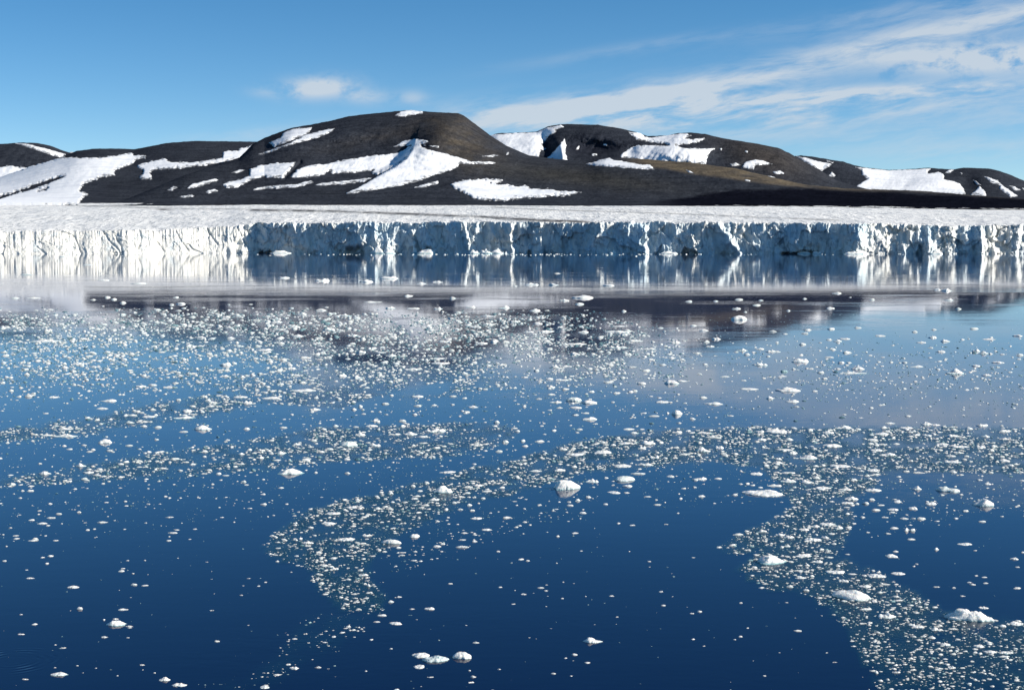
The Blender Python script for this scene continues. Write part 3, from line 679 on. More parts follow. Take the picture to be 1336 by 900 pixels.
# ------------------------------------------------------------------ floating ice: positions and sizes measured in 16 tiles of the photograph (4x)
TILES = {
(0, 330): "327,20,50,25 80,232,45,18 165,235,80,18 490,241,35,14 560,228,30,18 593,238,26,18 645,254,32,26 537,276,14,8 920,228,28,16 895,266,26,20 940,265,50,28 933,298,34,14 860,320,28,16 265,293,40,12 1005,330,36,20 1075,345,24,12 1175,335,58,28 1310,266,24,10 885,350,34,16 740,340,20,12 540,142,75,20 720,160,100,14 465,61,45,7 140,112,80,7 105,397,35,14 220,462,140,16 430,445,45,22 680,447,40,16 1050,440,50,26 1105,443,50,18 1210,440,50,22 1195,505,35,24 1253,518,28,18 690,525,45,18 910,533,40,16 175,520,35,14 20,515,40,14 260,400,30,16 735,390,40,26 960,370,40,26 815,358,45,20",
(334, 330): "145,130,58,24 350,144,90,42 575,150,75,38 700,132,120,48 862,160,50,26 945,152,60,28 795,224,50,26 1027,231,38,24 605,256,100,20 1296,285,65,42 1215,330,75,22 1056,306,44,24 1062,358,40,18 700,287,60,36 820,290,70,20 950,290,45,36 1125,282,60,30 340,298,60,28 385,312,40,26 240,318,52,40 465,325,65,40 525,335,50,22 375,340,36,16 205,385,70,30 130,395,28,16 378,398,75,46 215,432,70,32 130,436,40,28 330,440,50,20 505,430,70,28 560,445,36,22 40,505,75,20 548,515,55,36 650,515,55,18 708,532,45,20 380,540,40,22 480,548,40,18 145,550,55,16 260,545,75,24 320,468,70,14 955,550,90,18 1175,470,70,28 1240,460,36,22 1300,460,40,24 1020,505,36,18 895,500,26,16 905,450,40,20 980,462,60,20 1140,385,80,20 110,360,75,26",
(668, 330): "110,165,90,40 215,166,55,34 507,170,65,28 17,170,24,14 275,248,52,30 370,232,110,46 350,262,42,22 237,104,30,14 123,300,70,36 182,298,24,10 583,299,32,22 925,248,40,22 1065,249,30,14 1185,238,45,22 1280,268,48,20 1300,245,30,12 1172,290,50,28 1190,345,90,42 1218,305,26,14 12,357,45,36 140,368,60,26 195,362,40,26 250,384,30,12 85,412,65,20 175,410,75,30 375,412,75,26 555,383,75,16 945,375,55,20 1005,400,50,20 1070,447,48,32 1012,458,40,26 1040,487,60,20 1200,505,60,36 1228,525,34,22 335,475,110,20 180,455,40,22 550,490,110,36 330,525,55,36 460,510,40,20 610,525,44,24 640,458,80,24 850,465,70,36 720,500,80,24 965,520,55,16 820,525,30,14 1300,500,60,22 460,438,34,20 550,412,130,20",
(1002, 330): "368,210,62,28 190,236,24,14 935,196,55,40 890,192,45,26 950,245,55,34 993,286,36,24 543,240,34,20 327,288,48,26 105,298,28,16 430,230,18,8 25,405,40,20 88,420,32,12 205,398,50,20 195,416,50,18 328,392,42,22 467,386,38,18 590,429,60,16 180,472,36,22 367,458,44,32 410,448,70,20 333,497,45,16 410,515,50,22 325,540,50,18 768,408,32,18 868,397,30,14 860,438,50,38 808,466,60,22 930,458,52,34 905,513,54,28 1075,391,52,20 1157,450,70,18 1310,432,56,22 1090,508,46,34 1132,520,54,40 30,512,75,32 180,560,110,50 650,480,24,10 930,550,26,8 1310,528,50,22",
(0, 470): "405,16,70,22 490,32,65,20 563,44,24,18 505,96,48,24 447,98,30,18 1180,20,80,40 1097,46,32,18 1170,80,50,24 727,134,60,22 800,125,50,18 880,138,85,22 915,115,45,16 560,208,90,28 535,248,75,14 150,183,46,24 275,190,60,20 100,186,32,14 240,274,32,12 1285,218,70,32 1250,190,75,18 1105,216,40,18 975,260,65,32 950,297,130,28 680,320,50,22 770,292,70,18 730,315,34,18 825,345,38,20 690,282,60,18 335,354,80,24 335,390,120,32 240,388,65,20 172,383,36,14 1050,350,108,42 955,368,50,18 540,420,78,38 670,440,42,18 572,467,42,16 470,472,42,16 1287,353,46,22 1190,412,32,16 365,460,40,14 415,540,60,36 1005,450,28,14 910,510,60,18 1008,538,36,18 1062,472,40,18 725,520,50,20",
(334, 470): "180,40,50,26 450,76,65,36 530,84,60,38 245,112,45,20 700,108,36,24 250,158,160,18 840,186,65,20 300,253,72,26 675,222,50,20 845,233,36,18 930,230,36,18 1132,240,54,22 1030,184,45,16 625,310,50,28 765,312,42,20 145,347,42,16 935,360,110,44 805,378,76,36 870,395,65,16 735,382,50,16 475,435,115,42 620,436,80,36 210,434,52,22 375,458,55,20 122,478,70,32 110,516,60,16 255,516,58,24 20,502,45,30 475,511,45,20 585,511,50,12 870,428,60,12 735,416,38,12 895,466,28,14 1300,420,38,28 1272,470,42,20 1148,440,34,14 540,385,60,24 520,344,38,14 600,340,70,20 1255,318,42,26 25,465,50,24 75,195,90,22 970,15,120,20 810,45,90,26",
(668, 470): "225,30,40,36 285,30,70,22 700,48,50,22 790,20,40,18 630,32,50,16 1300,20,80,40 835,112,70,46 890,106,60,22 683,118,60,24 505,110,50,20 205,135,45,30 280,146,46,18 260,100,80,24 70,84,40,18 405,42,34,18 545,168,38,16 415,160,45,16 228,215,74,26 325,203,88,40 405,215,80,36 332,245,65,18 247,245,40,14 66,235,28,26 330,281,50,16 405,300,80,36 385,272,36,14 197,257,30,12 785,215,74,20 1000,190,44,22 1050,222,110,30 862,272,62,40 814,272,16,18 742,288,65,12 690,272,40,14 1243,150,100,16 1107,82,66,14 870,324,24,12 602,355,60,18 635,375,50,20 862,370,60,28 920,365,38,14 1020,378,100,22 1040,398,80,14 145,419,50,18 220,362,36,16 352,357,40,14 710,425,80,38 590,430,80,20 680,455,60,24 1000,460,85,50 1090,452,60,28 475,475,90,30 330,490,100,20 270,460,60,18 750,500,70,32 580,548,90,24 700,540,90,26 1300,368,60,24 1310,410,60,30 380,450,40,16 70,443,40,18 55,415,28,24 900,485,60,18 1115,492,60,14",
(1002, 470): "475,40,70,40 455,68,150,14 785,32,75,22 985,62,110,44 1150,76,58,22 1095,28,55,22 1210,10,70,22 275,60,40,18 75,80,60,14 110,150,115,46 240,158,38,14 130,210,72,30 12,192,40,32 1033,150,45,16 600,105,30,10 645,106,28,8 398,280,26,10 50,365,110,36 400,345,90,40 215,360,42,26 315,372,70,28 340,440,100,36 112,408,46,24 600,380,90,26 545,410,70,16 830,326,60,36 880,335,80,18 735,350,80,22 640,325,55,16 1050,352,46,22 1120,335,70,26 1240,365,65,26 1137,392,50,24 970,390,85,28 965,345,45,12 1005,447,115,26 915,435,70,20 1240,407,70,22 1165,465,30,28 1115,447,55,22 640,487,65,30 575,465,80,24 670,433,50,14 1000,478,60,20 950,495,60,18 975,528,90,22 1245,518,70,26 215,500,105,44 130,480,60,26 55,530,60,22 385,550,110,20 90,465,90,14 595,435,60,14 675,552,44,16 865,382,34,18",
(0, 610): "225,22,70,32 65,82,38,24 155,117,38,14 118,118,22,12 460,20,70,24 510,34,44,18 940,10,36,18 1090,10,38,16 568,69,24,10 1110,84,24,12 540,281,66,14 220,287,60,14 250,298,28,12 265,258,48,14 305,238,32,14 165,269,36,14 455,321,26,14 885,254,56,14 895,336,54,14 880,377,36,12 1017,317,24,12 265,455,44,18 25,483,26,12 245,497,24,12 290,377,34,10 635,535,42,16 692,549,24,12 160,572,48,14 170,377,56,12 555,178,26,10 775,187,22,10 940,155,22,10",
(334, 610): "170,18,128,46 312,22,34,14 1000,22,95,18 970,110,115,56 930,162,66,24 375,287,80,22 498,203,75,20 555,206,34,18 638,209,44,20 690,211,44,16 630,147,36,16 820,92,34,22 890,75,40,22 1032,178,40,20 1115,190,46,22 1185,155,36,18 1065,148,45,20 1100,128,40,18 1155,88,55,22 1200,118,55,18 1285,100,40,16 1110,98,50,20 825,158,46,14 885,192,58,16 990,212,36,16 1065,214,36,16 1125,220,36,14 945,275,30,18 1152,262,66,18 1310,255,50,22 585,240,40,20 565,255,36,14 270,386,62,26 232,366,24,20 470,370,95,26 575,349,60,22 705,385,118,30 322,437,40,18 525,388,36,14 540,430,26,14 510,440,34,12 670,435,36,12 825,350,55,32 1085,337,48,14 1205,320,54,14 1075,373,44,12 1140,381,30,16 945,406,46,20 1075,412,80,10 763,453,38,12 825,481,38,10 1265,433,28,14 403,467,50,20 410,520,44,28 360,505,46,22 565,555,46,18 545,530,36,20 110,485,28,14 400,235,75,20 705,130,34,24 855,118,36,14",
(668, 610): "290,78,135,92 420,62,75,36 208,106,36,16 590,52,125,52 665,27,80,14 605,92,60,22 538,127,80,20 600,128,34,12 830,41,50,18 995,53,75,26 1075,53,46,14 1280,28,75,26 1255,88,34,14 1295,100,30,12 895,105,32,12 988,145,46,18 710,148,40,10 760,189,60,14 370,230,42,20 490,188,30,12 340,165,28,24 297,176,26,12 38,299,30,12 240,355,22,14 325,337,44,16 628,297,36,12 558,287,30,12 805,292,30,10 865,235,20,8 45,475,38,14 82,482,24,12 1326,128,225,52 25,44,40,24 250,8,60,24 125,15,80,12 1180,345,60,18 1080,412,30,14 1150,400,40,22 1235,425,40,14 1310,325,46,26 1268,517,32,18",
(1002, 610): "25,475,145,66 110,62,84,36 205,68,66,32 250,48,44,22 38,90,80,22 118,25,88,18 290,102,90,24 410,112,88,18 445,60,46,24 565,110,105,32 475,92,32,16 550,10,70,24 568,32,42,16 720,16,40,16 790,22,66,16 780,100,54,36 955,108,135,48 1145,80,50,18 1137,175,100,64 855,182,66,28 765,207,62,26 663,215,76,22 560,216,50,22 510,181,42,24 543,162,40,22 590,193,46,10 673,173,48,18 415,180,70,22 463,184,30,16 410,204,44,12 440,155,70,36 492,255,32,18 708,260,62,18 800,262,54,20 1033,222,34,16 1115,277,42,16 660,310,54,20 721,321,32,28 753,321,32,28 625,340,36,14 315,290,95,26 372,305,56,36 245,300,62,24 190,320,64,20 65,345,55,26 118,358,70,26 240,370,88,32 300,358,50,26 342,394,34,14 103,406,36,14 72,410,30,20 330,340,36,10 750,370,50,14 880,420,36,26 1035,396,80,20 1083,430,24,8 650,457,66,26 190,455,90,26 262,485,70,24 322,463,44,16 415,449,26,10 365,510,36,14 360,542,105,26 570,560,80,28 685,550,78,20 440,552,50,10 1293,471,56,22 155,533,55,16 260,517,32,14 325,500,30,12 228,560,28,20 170,570,70,16 1128,568,36,12 1330,438,24,14 420,315,30,16 520,335,26,10",
(0, 755): "375,40,66,22 700,25,40,18 755,31,44,12 415,150,32,24 180,232,38,16 110,285,38,12 110,183,18,8 597,228,95,42 542,210,16,14 545,299,48,16 675,245,50,8 300,492,85,34 855,516,60,36 930,547,84,30 640,156,60,14 328,357,32,10 612,502,18,10 1105,161,36,10",
(334, 755): "703,112,46,24 748,90,36,14 905,151,58,24 725,230,78,22 508,262,40,14 405,297,28,16 362,328,36,10 655,185,50,18 630,221,46,12 815,155,40,8 600,313,28,12 705,360,22,12 860,392,98,40 935,414,155,52 855,453,72,30 1083,397,132,54 1145,328,40,14 42,560,58,26 200,462,66,24 327,457,36,16 108,495,46,16 735,573,40,14 1015,22,28,10 1275,40,26,10 1270,468,24,10 1115,475,22,12 910,509,38,10 585,30,30,26 340,18,40,18",
(668, 755): "420,316,115,46 325,389,38,20 395,433,32,14 215,489,40,14 150,43,48,12 178,59,28,10 62,76,38,14 518,85,34,12 778,63,26,12 940,177,28,10 548,196,20,8 320,424,16,8 1303,42,36,14 1318,502,24,12",
(1002, 755): "470,80,270,80 1065,185,250,88 1130,148,60,20 1222,241,40,24 1305,228,80,34 625,185,100,48 870,253,50,36 930,333,66,36 855,300,44,26 790,314,46,18 960,257,66,14 988,311,38,14 1103,347,60,26 1157,328,46,18 1165,376,70,28 1245,380,82,26 1230,400,60,18 1105,385,30,18 745,411,48,20 965,457,60,26 845,453,30,16 565,483,24,22 625,520,26,20 1048,542,36,16 910,548,30,14 1080,520,30,20 790,247,70,20 155,266,40,16 790,118,22,14 755,100,36,18 665,88,50,18 610,25,60,14 510,35,70,26 1015,86,36,12 970,43,26,14 1300,44,44,16 1135,19,36,12 1050,15,28,10 880,39,38,10 668,25,34,14 400,5,56,26 110,35,46,22 200,55,34,22 510,155,70,14 680,110,60,10 1172,555,30,16 680,483,26,16",
}
FL = []
for (ox, oy), s_ in TILES.items():
    for q in s_.split():
        x, y, w_, h_ = map(float, q.split(','))
        FL.append([ox + x / 4, oy + y / 4, w_ / 4, h_ / 4])
# blocks that lie along the foot of the ice cliff
FOOT = [(368, 327.5, 24, 6), (413, 329.5, 16, 3), (470, 329.5, 12, 3), (494, 321, 18, 18), (508, 324, 14, 12), (541, 323, 8, 18), (557, 324, 24, 11), (575, 328, 10, 5), (620, 325, 16, 9), (634, 323, 14, 12), (648, 324, 15, 12), (600, 329.5, 10, 3), (663, 327, 9, 7),
        (799, 325, 10, 10), (873, 328, 22, 6), (888, 329.5, 14, 3), (1048, 328.5, 15, 6), (1066, 327, 14, 7), (1112, 327.5, 24, 7), (1190, 330, 8, 2.5), (1220, 326, 14, 8)]
FL += [list(q) for q in FOOT]
FL = np.array(FL)

LAND = [
    (1119, 775, 'the long aslant slab', 'long white ice slab lying aslant, tapering to the right, at lower right'),
    (1268, 801, 'the oblong blocky floe', 'thick oblong white floe with a knobbly left end at lower right'),
    (740, 629, 'the big peaked floe', 'biggest bright peaked floe, just below the central brash band'),
    (815, 623, 'the lens floe', 'smooth lens shaped floe right of the big peaked floe'),
    (1008, 729, 'the broad domed floe', 'broad domed white floe inside the lower right brash band'),
    (1241, 637, 'the flat ragged floe', 'flat ragged greyish floe slanting down towards the humped bright floe'),
    (1286, 654, 'the humped bright floe', 'bright humped floe alone on blue water near the right edge'),
    (1000, 642, 'the wide bumpy slab', 'wide low bumpy slab where the right brash band begins'),
    (577, 638, 'the pyramid floe', 'pyramid shaped white floe in the hooked middle brash band'),
    (377, 615, 'the lone oval dome', 'oval domed floe alone on open blue water left of centre'),
    (149, 812, 'the lone left floe', 'largest floe on the dark open water at lower left'),
    (568, 858, 'the grey trio slab', 'largest grey lumpy slab of the close trio at bottom centre'),
    (605, 854, 'the pointed trio floe', 'white floe with a pointed right tip, rightmost of the bottom centre trio'),
    (773, 834, 'the two humped floe', 'small two humped floe alone on dark water, right of the trio'),
    (75, 878, 'the bottom left floe', 'white floe beside the ring ripples at bottom left'),
    (232, 892, 'the bottom edge floe', 'flat floe at the bottom edge, right one of a pair'),
    (510, 706, 'the spindle floe', 'long thin spindle shaped floe right of the hooked brash band'),
    (262, 557, 'the wide brimmed floe', 'wide floe with a central hump between two left brash bands'),
    (568, 560, 'the ridged floe', 'bright floe with its high ridge at the right end, upper centre'),
    (453, 578, 'the pale oval floe', 'pale smooth oval floe in the middle left brash band'),
    (883, 538, 'the egg shaped floe', 'smooth egg shaped floe on open blue water right of centre'),
    (877, 498, 'the round headed floe', 'round headed bright floe on the pale cloud reflection'),
    (749, 521, 'the oval slab', 'low oval slab in a cluster of floes on blue water, centre'),
    (918, 585, 'the tall lumpy floe', 'tallest lumpy floe in the crowded brash right of centre'),
    (1248, 485, 'the wide peaked floe', 'wide peaked floe on blue water at the upper right'),
    (1120, 480, 'the stubby block', 'stubby white block sitting on a long flat strip of ice, upper right'),
    (1030, 507, 'the crested floe', 'ragged crested floe with its spike at the right end'),
    (1034, 522, 'the little cone floe', 'small cone shaped floe just below the crested floe'),
    (1014, 561, 'the sloping floe', 'long sloping floe at the top edge of the right brash band'),
    (421, 366, 'the pale peaked berg', 'pale peaked small berg on the mirrored ice cliff, left of the largest far berg'),
    (509, 363, 'the largest far berg', 'largest of the far small bergs, white with a dark left end'),
    (695, 371, 'the far block', 'blocky white piece on the pale glacier reflection, centre'),
    (760, 388, 'the heaped far floe', 'heap of joined white lumps at the edge of the dark mountain reflection'),
    (965, 416, 'the oval far floe', 'white oval floe on the brown mountain reflection'),
    (1236, 379, 'the round far berg', 'round white far berg with a low bluish neighbour at right'),
    (1047, 470, 'the cauliflower floe', 'cauliflower shaped cluster floe on blue water at the right'),
    (1094, 382, 'the far flat block', 'small flat topped block on the pale reflection at the right'),
    (135, 575, 'the square white floe', 'square bright floe on open water between the left brash bands'),
    (658, 401, 'the bright far lump', 'bright rounded lump at the right of the dark mountain reflection'),
    (43, 612, 'the left edge heap', 'heaped white floe in the lowest left brash band'),
    (30, 445, 'the long far strip', 'long thin strip of ice in the far left brash'),
    (428, 429, 'the far knobbly floe', 'knobbly white floe in the thick far brash, left of centre'),
    (494, 321, 'the tall cliff foot block', 'tall white ice block fallen against the foot of the ice cliff'),
    (368, 327.5, 'the left cliff foot block', 'low white block at the cliff foot where the shaded face begins'),
    (1112, 327.5, 'the right cliff foot slab', 'flat sunlit slab floating at the cliff foot on the right'),
    (634, 323, 'the middle cliff foot heap', 'white ice heap at the cliff foot beside the bright buttress'),
    (873, 328, 'the thin cliff foot slab', 'thin white slab floating at the cliff foot, right of centre'),
    (1286, 728, 'the right edge floe', 'small bright floe alone on dark water near the right edge'),
]
SPECIAL = {  # landmark name -> (plan rotation in degrees, depth / width, kind, height factor)
    'the long aslant slab': (-20, .50, 'slug', .8), 'the oblong blocky floe': (-10, .42, 'block', .9), 'the big peaked floe': (25, .8, 'boulder', .72), 'the lens floe': (14, 1.0, 'lens', .6), 'the broad domed floe': (0, .75, 'boulder', .85),
    'the flat ragged floe': (-24, .7, 'flat', .7), 'the humped bright floe': (0, .7, 'boulder', .78), 'the pyramid floe': (0, .6, 'dome', .85), 'the egg shaped floe': (0, .8, 'lens', .8), 'the spindle floe': (-4, .35, 'lens', .9), 'the grey trio slab': (4, .6, 'flat', .8),
    'the pointed trio floe': (-5, .55, 'slug', .9), 'the pale oval floe': (0, .8, 'lens', .8), 'the oval far floe': (0, .7, 'lens', 1.0), 'the lone left floe': (0, .6, 'boulder', .9), 'the bottom left floe': (0, .6, 'boulder', .85), 'the wide brimmed floe': (0, .6, 'dome', .8),
    'the round headed floe': (0, .7, 'boulder', .72), 'the lone oval dome': (0, .7, 'boulder', .9), 'the oval slab': (0, .9, 'lens', .7), 'the two humped floe': (0, .5, 'dome', .8), 'the wide peaked floe': (0, .6, 'peak', 1.0), 'the square white floe': (0, .7, 'block', .75),
}

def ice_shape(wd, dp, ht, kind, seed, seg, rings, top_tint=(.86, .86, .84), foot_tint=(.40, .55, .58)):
    """one closed lump of ice, waterline at z = 0, its foot a little below"""
    r = np.random.default_rng(seed)
    th = np.linspace(0, 2 * np.pi, seg, endpoint=False)
    ou = np.ones(seg)
    for k in range(2, 8): ou += r.normal(0, .22 / k) * np.cos(k * th + r.uniform(0, 6.28))
    ou += r.normal(0, .05, seg)
    ou = ou / ((ou * np.abs(np.cos(th))).max())
    if kind == 'block': ou *= 1.0 / (np.abs(np.cos(th)) ** 4 + np.abs(np.sin(th)) ** 4) ** .25
    if kind in ('long', 'slug'): ou *= 1 - .35 * smooth(np.cos(th), .2, 1)
    rho = np.concatenate([np.linspace(1.0, 0, rings + 1)[:-1] ** .75])          # outer to inner
    R, T = np.meshgrid(rho, th, indexing='ij')
    x = R * ou[None] * np.cos(T); y = R * ou[None] * np.sin(T)
    x = np.append(x.ravel(), 0.0); y = np.append(y.ravel(), 0.0); R = np.append(R.ravel(), 0.0)
    # a wide thin foot, with humps standing on it
    edge = np.clip(1 - R ** 5, 0, 1) ** .6
    nb, fl, sx0, sx1 = {'lens': (1, .55, .6, .7), 'dome': (2, .24, .4, .55), 'peak': (2, .16, .28, .42), 'flat': (5, .42, .2, .5), 'block': (4, .42, .25, .45), 'long': (6, .30, .16, .34), 'lump': (6, .18, .12, .34), 'slug': (2, .5, .5, .7), 'boulder': (4, .45, .55, .85)}[kind]
    lum = np.zeros_like(R)
    for q in range(nb):
        if q == 0: a, b, am_ = r.uniform(-.3, .3), r.uniform(-.2, .3), 1.0
        else: a, b, am_ = r.uniform(-.75, .75), r.uniform(-.5, .5), r.uniform(.3, .8)
        s1, s2 = r.uniform(sx0, sx1), r.uniform(.35, .6); sk = r.uniform(-.5, .5)
        dxx = x - a; dyy = y - b + sk * dxx
        e = np.sqrt((dxx / s1) ** 2 + (dyy / s2) ** 2)
        if kind in ('peak', 'lump', 'long'): f_ = np.clip(1 - e * .62, 0, 1) ** 1.1
        elif kind == 'block': f_ = smooth(1.5 - e, 0, .7)
        else: f_ = np.exp(-e * e)
        lum = np.maximum(lum, am_ * f_)
    z = edge * (fl + (1 - fl) * lum * np.clip((1 - R ** 3) * 1.5, 0, 1))
    if kind == 'boulder':                                                         # a few broken planes
        z = np.full_like(R, 1.0) - .25 * x * r.uniform(-1, 1)
        for q in range(8):
            an = q * .785 + r.uniform(-.3, .3); z = np.minimum(z, r.uniform(1.0, 1.7) * (r.uniform(.75, .98) - (x * math.cos(an) + y * math.sin(an))) * r.uniform(.9, 1.6))
        z = np.clip(z, .04, None) * np.clip((1 - R ** 6) * 3, 0, 1)
    if kind == 'slug': z = np.clip(1 - R ** 2.6, 0, 1) ** .55 * (.62 + .38 * lum) * (1 - .25 * x)
    if kind == 'lens': z = np.clip(1 - R ** 2.2, 0, 1) ** .7
    sc_ = 3.0 if kind not in ('lens',) else 1.6
    z = z * (1 + (.12 if kind in ('lens', 'boulder') else .30) * fbm(x * sc_ + seed % 97, y * sc_, seed % 1000, 3))
    z = z / max(z.max(), 1e-6)
    if kind in ('peak', 'block', 'lump', 'flat'):                                # broken faces
        q = r.uniform(3, 6); z = np.where(R < .95, .65 * z + .35 * np.round(z * q) / q, z)
    zz = z * ht
    outer = R > .999
    zz = np.where(outer, -.10 * ht - .02, np.maximum(zz, .04 * ht))
    # noise sideways so that rings do not show
    jx = .06 * fbm(x * 4, y * 4, seed % 1000 + 5, 2); jy = .06 * fbm(x * 4 + 9, y * 4, seed % 1000 + 6, 2)
    v = np.stack([(x + jx) * wd / 2, (y + jy) * dp / 2, zz], -1)
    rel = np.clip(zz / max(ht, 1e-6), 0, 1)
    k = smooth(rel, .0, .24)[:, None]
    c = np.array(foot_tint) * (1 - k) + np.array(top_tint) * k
    nr = len(rho)
    i = np.arange(nr * seg).reshape(nr, seg); j = np.roll(i, -1, 1)
    q4 = np.stack([i[:-1], j[:-1], j[1:], i[1:]], -1).reshape(-1, 4)
    t3 = np.stack([i[-1], j[-1], np.full(seg, nr * seg)], -1)
    return v, q4, t3, c

cliff_y = lambda q: float(np.interp(q, gx, YY[4]))
def floe_metrics(cx, cy, w_, h_, asp):
    if cy < 330:                                          # blocks at the cliff foot
        Y = cliff_y(cx) - 5; wd = w_ * 1.15 * Y / F; dp = asp * wd * .6
        return float((cx - 668) / F * Y * 1.0), float(Y - dp * .3), float(wd), float(dp), float(h_ * Y / F)
    foot = cy + h_ / 2
    k = np.interp(cy, [340, 420, 520, 640], [.56, .62, .80, .92])               # part of the outline that is mirror image
    foot = cy - h_ / 2 + h_ * k
    foot = max(foot, 330.6)
    X, Y = on_water(cx, foot)
    wd = w_ * Y / F
    dp = asp * wd
    fore = F * CAMH * dp / (Y * Y)
    hv = h_ * k * .95
    if fore > .75 * hv: dp *= .75 * hv / fore; fore = .75 * hv
    ht = max((hv - .6 * fore) * Y / F, .10 * wd)
    return float(X), float(Y + dp * .5), float(wd), float(dp), float(ht)

order = np.argsort(-(FL[:, 2] * FL[:, 3]))
used = {}
for lx, ly, nm, lb in LAND:
    d = np.hypot(FL[:, 0] - lx, (FL[:, 1] - ly) * 1.5)
    i = int(np.argmin(np.where([k in used for k in range(len(FL))], 1e9, d)))
    if d[i] < 14: used[i] = (nm, lb)
big = list(used)
for i in order:
    if len(big) >= 290: break
    if int(i) not in used: big.append(int(i))
bigset = set(big)

KINDS = ['dome', 'lump', 'lump', 'flat', 'flat', 'block', 'long', 'lump', 'long']
def kind_of(i):
    w_, h_ = FL[i, 2], FL[i, 3]
    r = random.Random(i * 13 + 5)
    if w_ / h_ > 4: return r.choice(['flat', 'long', 'lump'])
    if w_ / h_ < 1.7: return r.choice(['peak', 'dome', 'lump', 'peak'])
    return r.choice(KINDS)
WORD = {'boulder': 'rounded', 'slug': 'long', 'dome': 'rounded', 'lump': 'lumpy', 'peak': 'peaked', 'flat': 'flat', 'block': 'blocky', 'long': 'elongated', 'lens': 'smooth'}
ORD = ['', 'second ', 'third ', 'fourth ', 'fifth ', 'sixth ', 'seventh ', 'eighth ', 'ninth ', 'tenth ', 'eleventh ', 'twelfth ', 'thirteenth ', 'fourteenth ']
labels = {}
pend = {}
landi = list(used)
for i in big:
    if i in used: labels[i] = used[i][1]; continue
    dx = FL[i, 0] - FL[landi, 0]; dy = FL[i, 1] - FL[landi, 1]
    dd = np.hypot(dx, dy * 1.6); j = int(np.argmin(dd))
    if abs(dx[j]) > 1.6 * abs(dy[j]): rel_ = 'left of' if dx[j] < 0 else 'right of'
    else: rel_ = 'beyond' if dy[j] < 0 else 'in front of'
    pend.setdefault((kind_of(i), rel_, j), []).append((dd[j], i))
for (kd, rel_, j), l in pend.items():
    l.sort()
    for n, (_, i) in enumerate(l):
        pos = 'nearest' if n == 0 else ORD[n] + 'nearest'
        if len(l) == 1: labels[i] = f"{WORD[kd]} white ice chunk floating {rel_} {used[landi[j]][0]}"
        else: labels[i] = f"{WORD[kd]} white ice chunk floating {pos} {rel_} {used[landi[j]][0]}"

GROUP = 'ice floes adrift in the bay'
for i in big:
    cx, cy, w_, h_ = FL[i]
    kd = kind_of(i); r = random.Random(i * 7 + 1); rot, asp = r.uniform(-9, 9), r.uniform(.5, .8)
    hf = 1.0; wf = 1.0
    if i in used and used[i][0] in SPECIAL: rot, asp, kd, hf = SPECIAL[used[i][0]]
    X, Y, wd, dp, ht = floe_metrics(cx, cy, w_, h_, asp)
    if kd == 'boulder': wd *= 1.25; dp *= 1.2; ht *= .92
    ht *= hf * (1.0 if i in used and used[i][0] in SPECIAL else .62 if cy > 330 else .58)
    if not (i in used and used[i][0] in SPECIAL): wd *= 1.1; dp *= 1.25
    seg, rings = (64, 18) if w_ * h_ > 500 else (36, 10) if w_ * h_ > 130 else (22, 6)
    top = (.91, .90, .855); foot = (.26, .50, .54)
    nm = used[i][0] if i in used else ''
    if nm == 'the grey trio slab': top = (.60, .68, .68)
    if nm in ('the lens floe', 'the flat ragged floe', 'the oval slab', 'the pale oval floe'): top = (.74, .80, .77)
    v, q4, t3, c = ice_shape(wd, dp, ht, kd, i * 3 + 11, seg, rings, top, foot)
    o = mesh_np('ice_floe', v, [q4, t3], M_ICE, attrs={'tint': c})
    o.location = (X, Y, 0); o.rotation_euler = (0, 0, math.radians(rot))
    tag(o, labels[i], 'ice floe', GROUP)

# ------------------------------------------------------------------ brash: everything smaller, one mass
N = 710000
cpx = RNG.uniform(-170, 1520, N); cpy = 338 + (905 - 338) * RNG.uniform(0, 1, N)
den = band_density(cpx, cpy)
clump = np.clip(.68 + 1.25 * fbm(cpx / 26, cpy / 7, 301, 4), 0.10, 1.8)
fall = np.interp(cpy, [338, 400, 430, 560, 700, 900], [1.2, 1.8, 1.8, 1.05, .60, .36])
keep = RNG.uniform(0, 1, N) < den * clump * fall * .50
cpx, cpy, den = cpx[keep], cpy[keep], den[keep]
n = len(cpx)
sz = np.exp(RNG.normal(0, .55, n)) * np.interp(cpy, [340, 420, 560, 720, 900], [1.4, 2.3, 2.6, 2.9, 3.5])
tiny = RNG.uniform(0, 1, n) < .55
sz = np.where(tiny, sz * .55, sz * 1.12)
sz = np.clip(sz, .8, 10)
pw = sz; ph = sz * RNG.uniform(.16, .32, n)
white = RNG.uniform(0, 1, n) < np.interp(sz, [1.2, 3, 6], [.07, .45, .92])
# a thin scatter of glassy crumbs between the bands
n3 = 70000
qx = RNG.uniform(-170, 1520, n3); qy = RNG.uniform(408, 690, n3)
kq = RNG.uniform(0, 1, n3) < np.interp(qy, [408, 440, 520, 600, 690], [.3, .5, .42, .25, .05]) * np.clip(.5 + 1.3 * fbm(qx / 60, qy / 12, 311, 4), .05, 1.2) * np.interp(qx, [0, 900, 1100, 1336], [1, 1, .55, .5])
qx, qy = qx[kq], qy[kq]; ns = RNG.uniform(.7, 1.7, len(qx))
cpx = np.concatenate([cpx, qx]); cpy = np.concatenate([cpy, qy]); pw = np.concatenate([pw, ns * 1.3]); ph = np.concatenate([ph, ns * .28]); white = np.concatenate([white, RNG.uniform(0, 1, len(qx)) < .12])
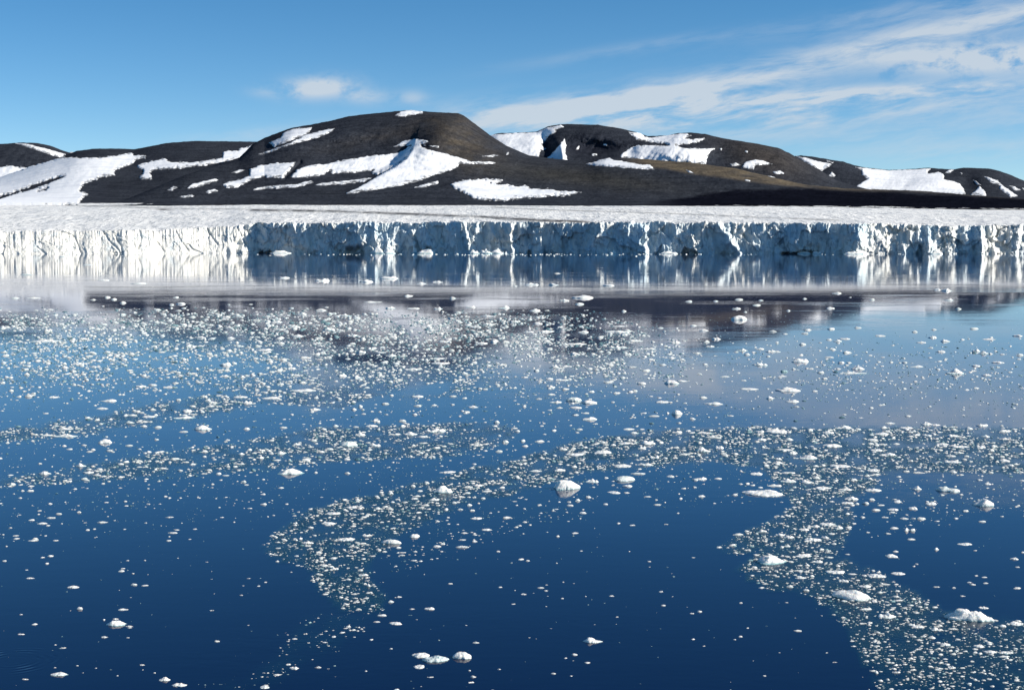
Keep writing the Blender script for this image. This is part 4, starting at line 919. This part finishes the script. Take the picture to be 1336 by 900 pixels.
# the measured pieces that are not objects, and a line of bits along the cliff foot
rest = np.array([i for i in range(len(FL)) if i not in bigset])
nl = 170
lpx = RNG.uniform(-40, 1376, nl); lpx = np.where(RNG.uniform(0, 1, nl) < .6, RNG.uniform(420, 920, nl), lpx)
lpy = 331.6 + np.abs(RNG.normal(0, 1.0, nl))
cpx = np.concatenate([cpx, FL[rest, 0], lpx]); cpy = np.concatenate([cpy, FL[rest, 1] + FL[rest, 3] * .3, lpy])
pw = np.concatenate([pw, FL[rest, 2] * 1.1, RNG.uniform(1, 4, nl)]); ph = np.concatenate([ph, FL[rest, 3] * np.interp(FL[rest, 1], [340, 420, 640], [.42, .5, .66]), RNG.uniform(.5, 1.3, nl)])
white = np.concatenate([white, np.ones(len(rest), bool), np.ones(nl, bool)])
n = len(cpx)
bx_, by_ = on_water(cpx, cpy)
wd = pw * by_ / F; dp = wd * RNG.uniform(.45, 1.0, n)
fore = F * CAMH * dp / by_ ** 2
dp = np.where(fore > .8 * ph, dp * .8 * ph / np.maximum(fore, 1e-9), dp); fore = np.minimum(fore, .8 * ph)
ht = np.maximum((ph - .5 * fore) * by_ / F, .10 * wd)
g = RNG.uniform(0, 1, n)[:, None]
tint = np.where(white[:, None], np.array([.72, .73, .70]) + .17 * g, np.array([.07, .15, .18]) + np.array([.26, .33, .31]) * g ** 1.3)
VB, TB, QF, TF = [], [], [], []
base = 0
for SEG, mid, sel in ((8, True, pw >= 2.1), (5, False, pw < 2.1)):          # crumbs of a pixel or two get fewer faces
    X_, Y_, W_, D_, H_, T_ = bx_[sel], by_[sel], wd[sel], dp[sel], ht[sel], tint[sel]
    m_ = len(X_)
    th = np.linspace(0, 2 * np.pi, SEG, endpoint=False)[None] + RNG.uniform(0, 6.28, m_)[:, None]
    ro = 1 + RNG.normal(0, .17, (m_, SEG))
    rings = [np.stack([ro * np.cos(th), ro * np.sin(th), np.broadcast_to(-.12 * H_[:, None] - .01, (m_, SEG))], -1)]
    if mid:
        rm = ro * RNG.uniform(.35, .8, (m_, SEG))
        rings.append(np.stack([rm * np.cos(th), rm * np.sin(th), RNG.uniform(.12, .75, (m_, SEG)) * H_[:, None]], -1))
    rings.append(np.stack([RNG.normal(0, .2, m_), RNG.normal(0, .12, m_), H_ * RNG.uniform(.7, 1.1, m_)], -1)[:, None])
    vb = np.concatenate(rings, 1); nv = vb.shape[1]
    vb[..., 0] = vb[..., 0] * W_[:, None] / 2 + X_[:, None]; vb[..., 1] = vb[..., 1] * D_[:, None] / 2 + Y_[:, None]
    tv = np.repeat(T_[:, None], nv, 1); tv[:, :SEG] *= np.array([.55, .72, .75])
    i0 = base + (np.arange(m_) * nv)[:, None]; k = np.arange(SEG)[None]; k2 = (k + 1) % SEG
    if mid: QF.append(np.stack([i0 + k, i0 + k2, i0 + SEG + k2, i0 + SEG + k], -1).reshape(-1, 4))
    o_ = SEG if mid else 0
    TF.append(np.stack([i0 + o_ + k, i0 + o_ + k2, np.broadcast_to(i0 + nv - 1, (m_, SEG))], -1).reshape(-1, 3))
    VB.append(vb.reshape(-1, 3)); TB.append(tv.reshape(-1, 3)); base += m_ * nv
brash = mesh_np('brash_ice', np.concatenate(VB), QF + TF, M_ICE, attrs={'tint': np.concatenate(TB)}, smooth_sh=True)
tag(brash, 'thousands of small ice fragments drifting in curved bands on the blue water', 'brash ice', kind='stuff')
print('floes', len(FL), 'objects', len(big), 'brash', n, 'labels unique', len(set(labels.values())) == len(big))
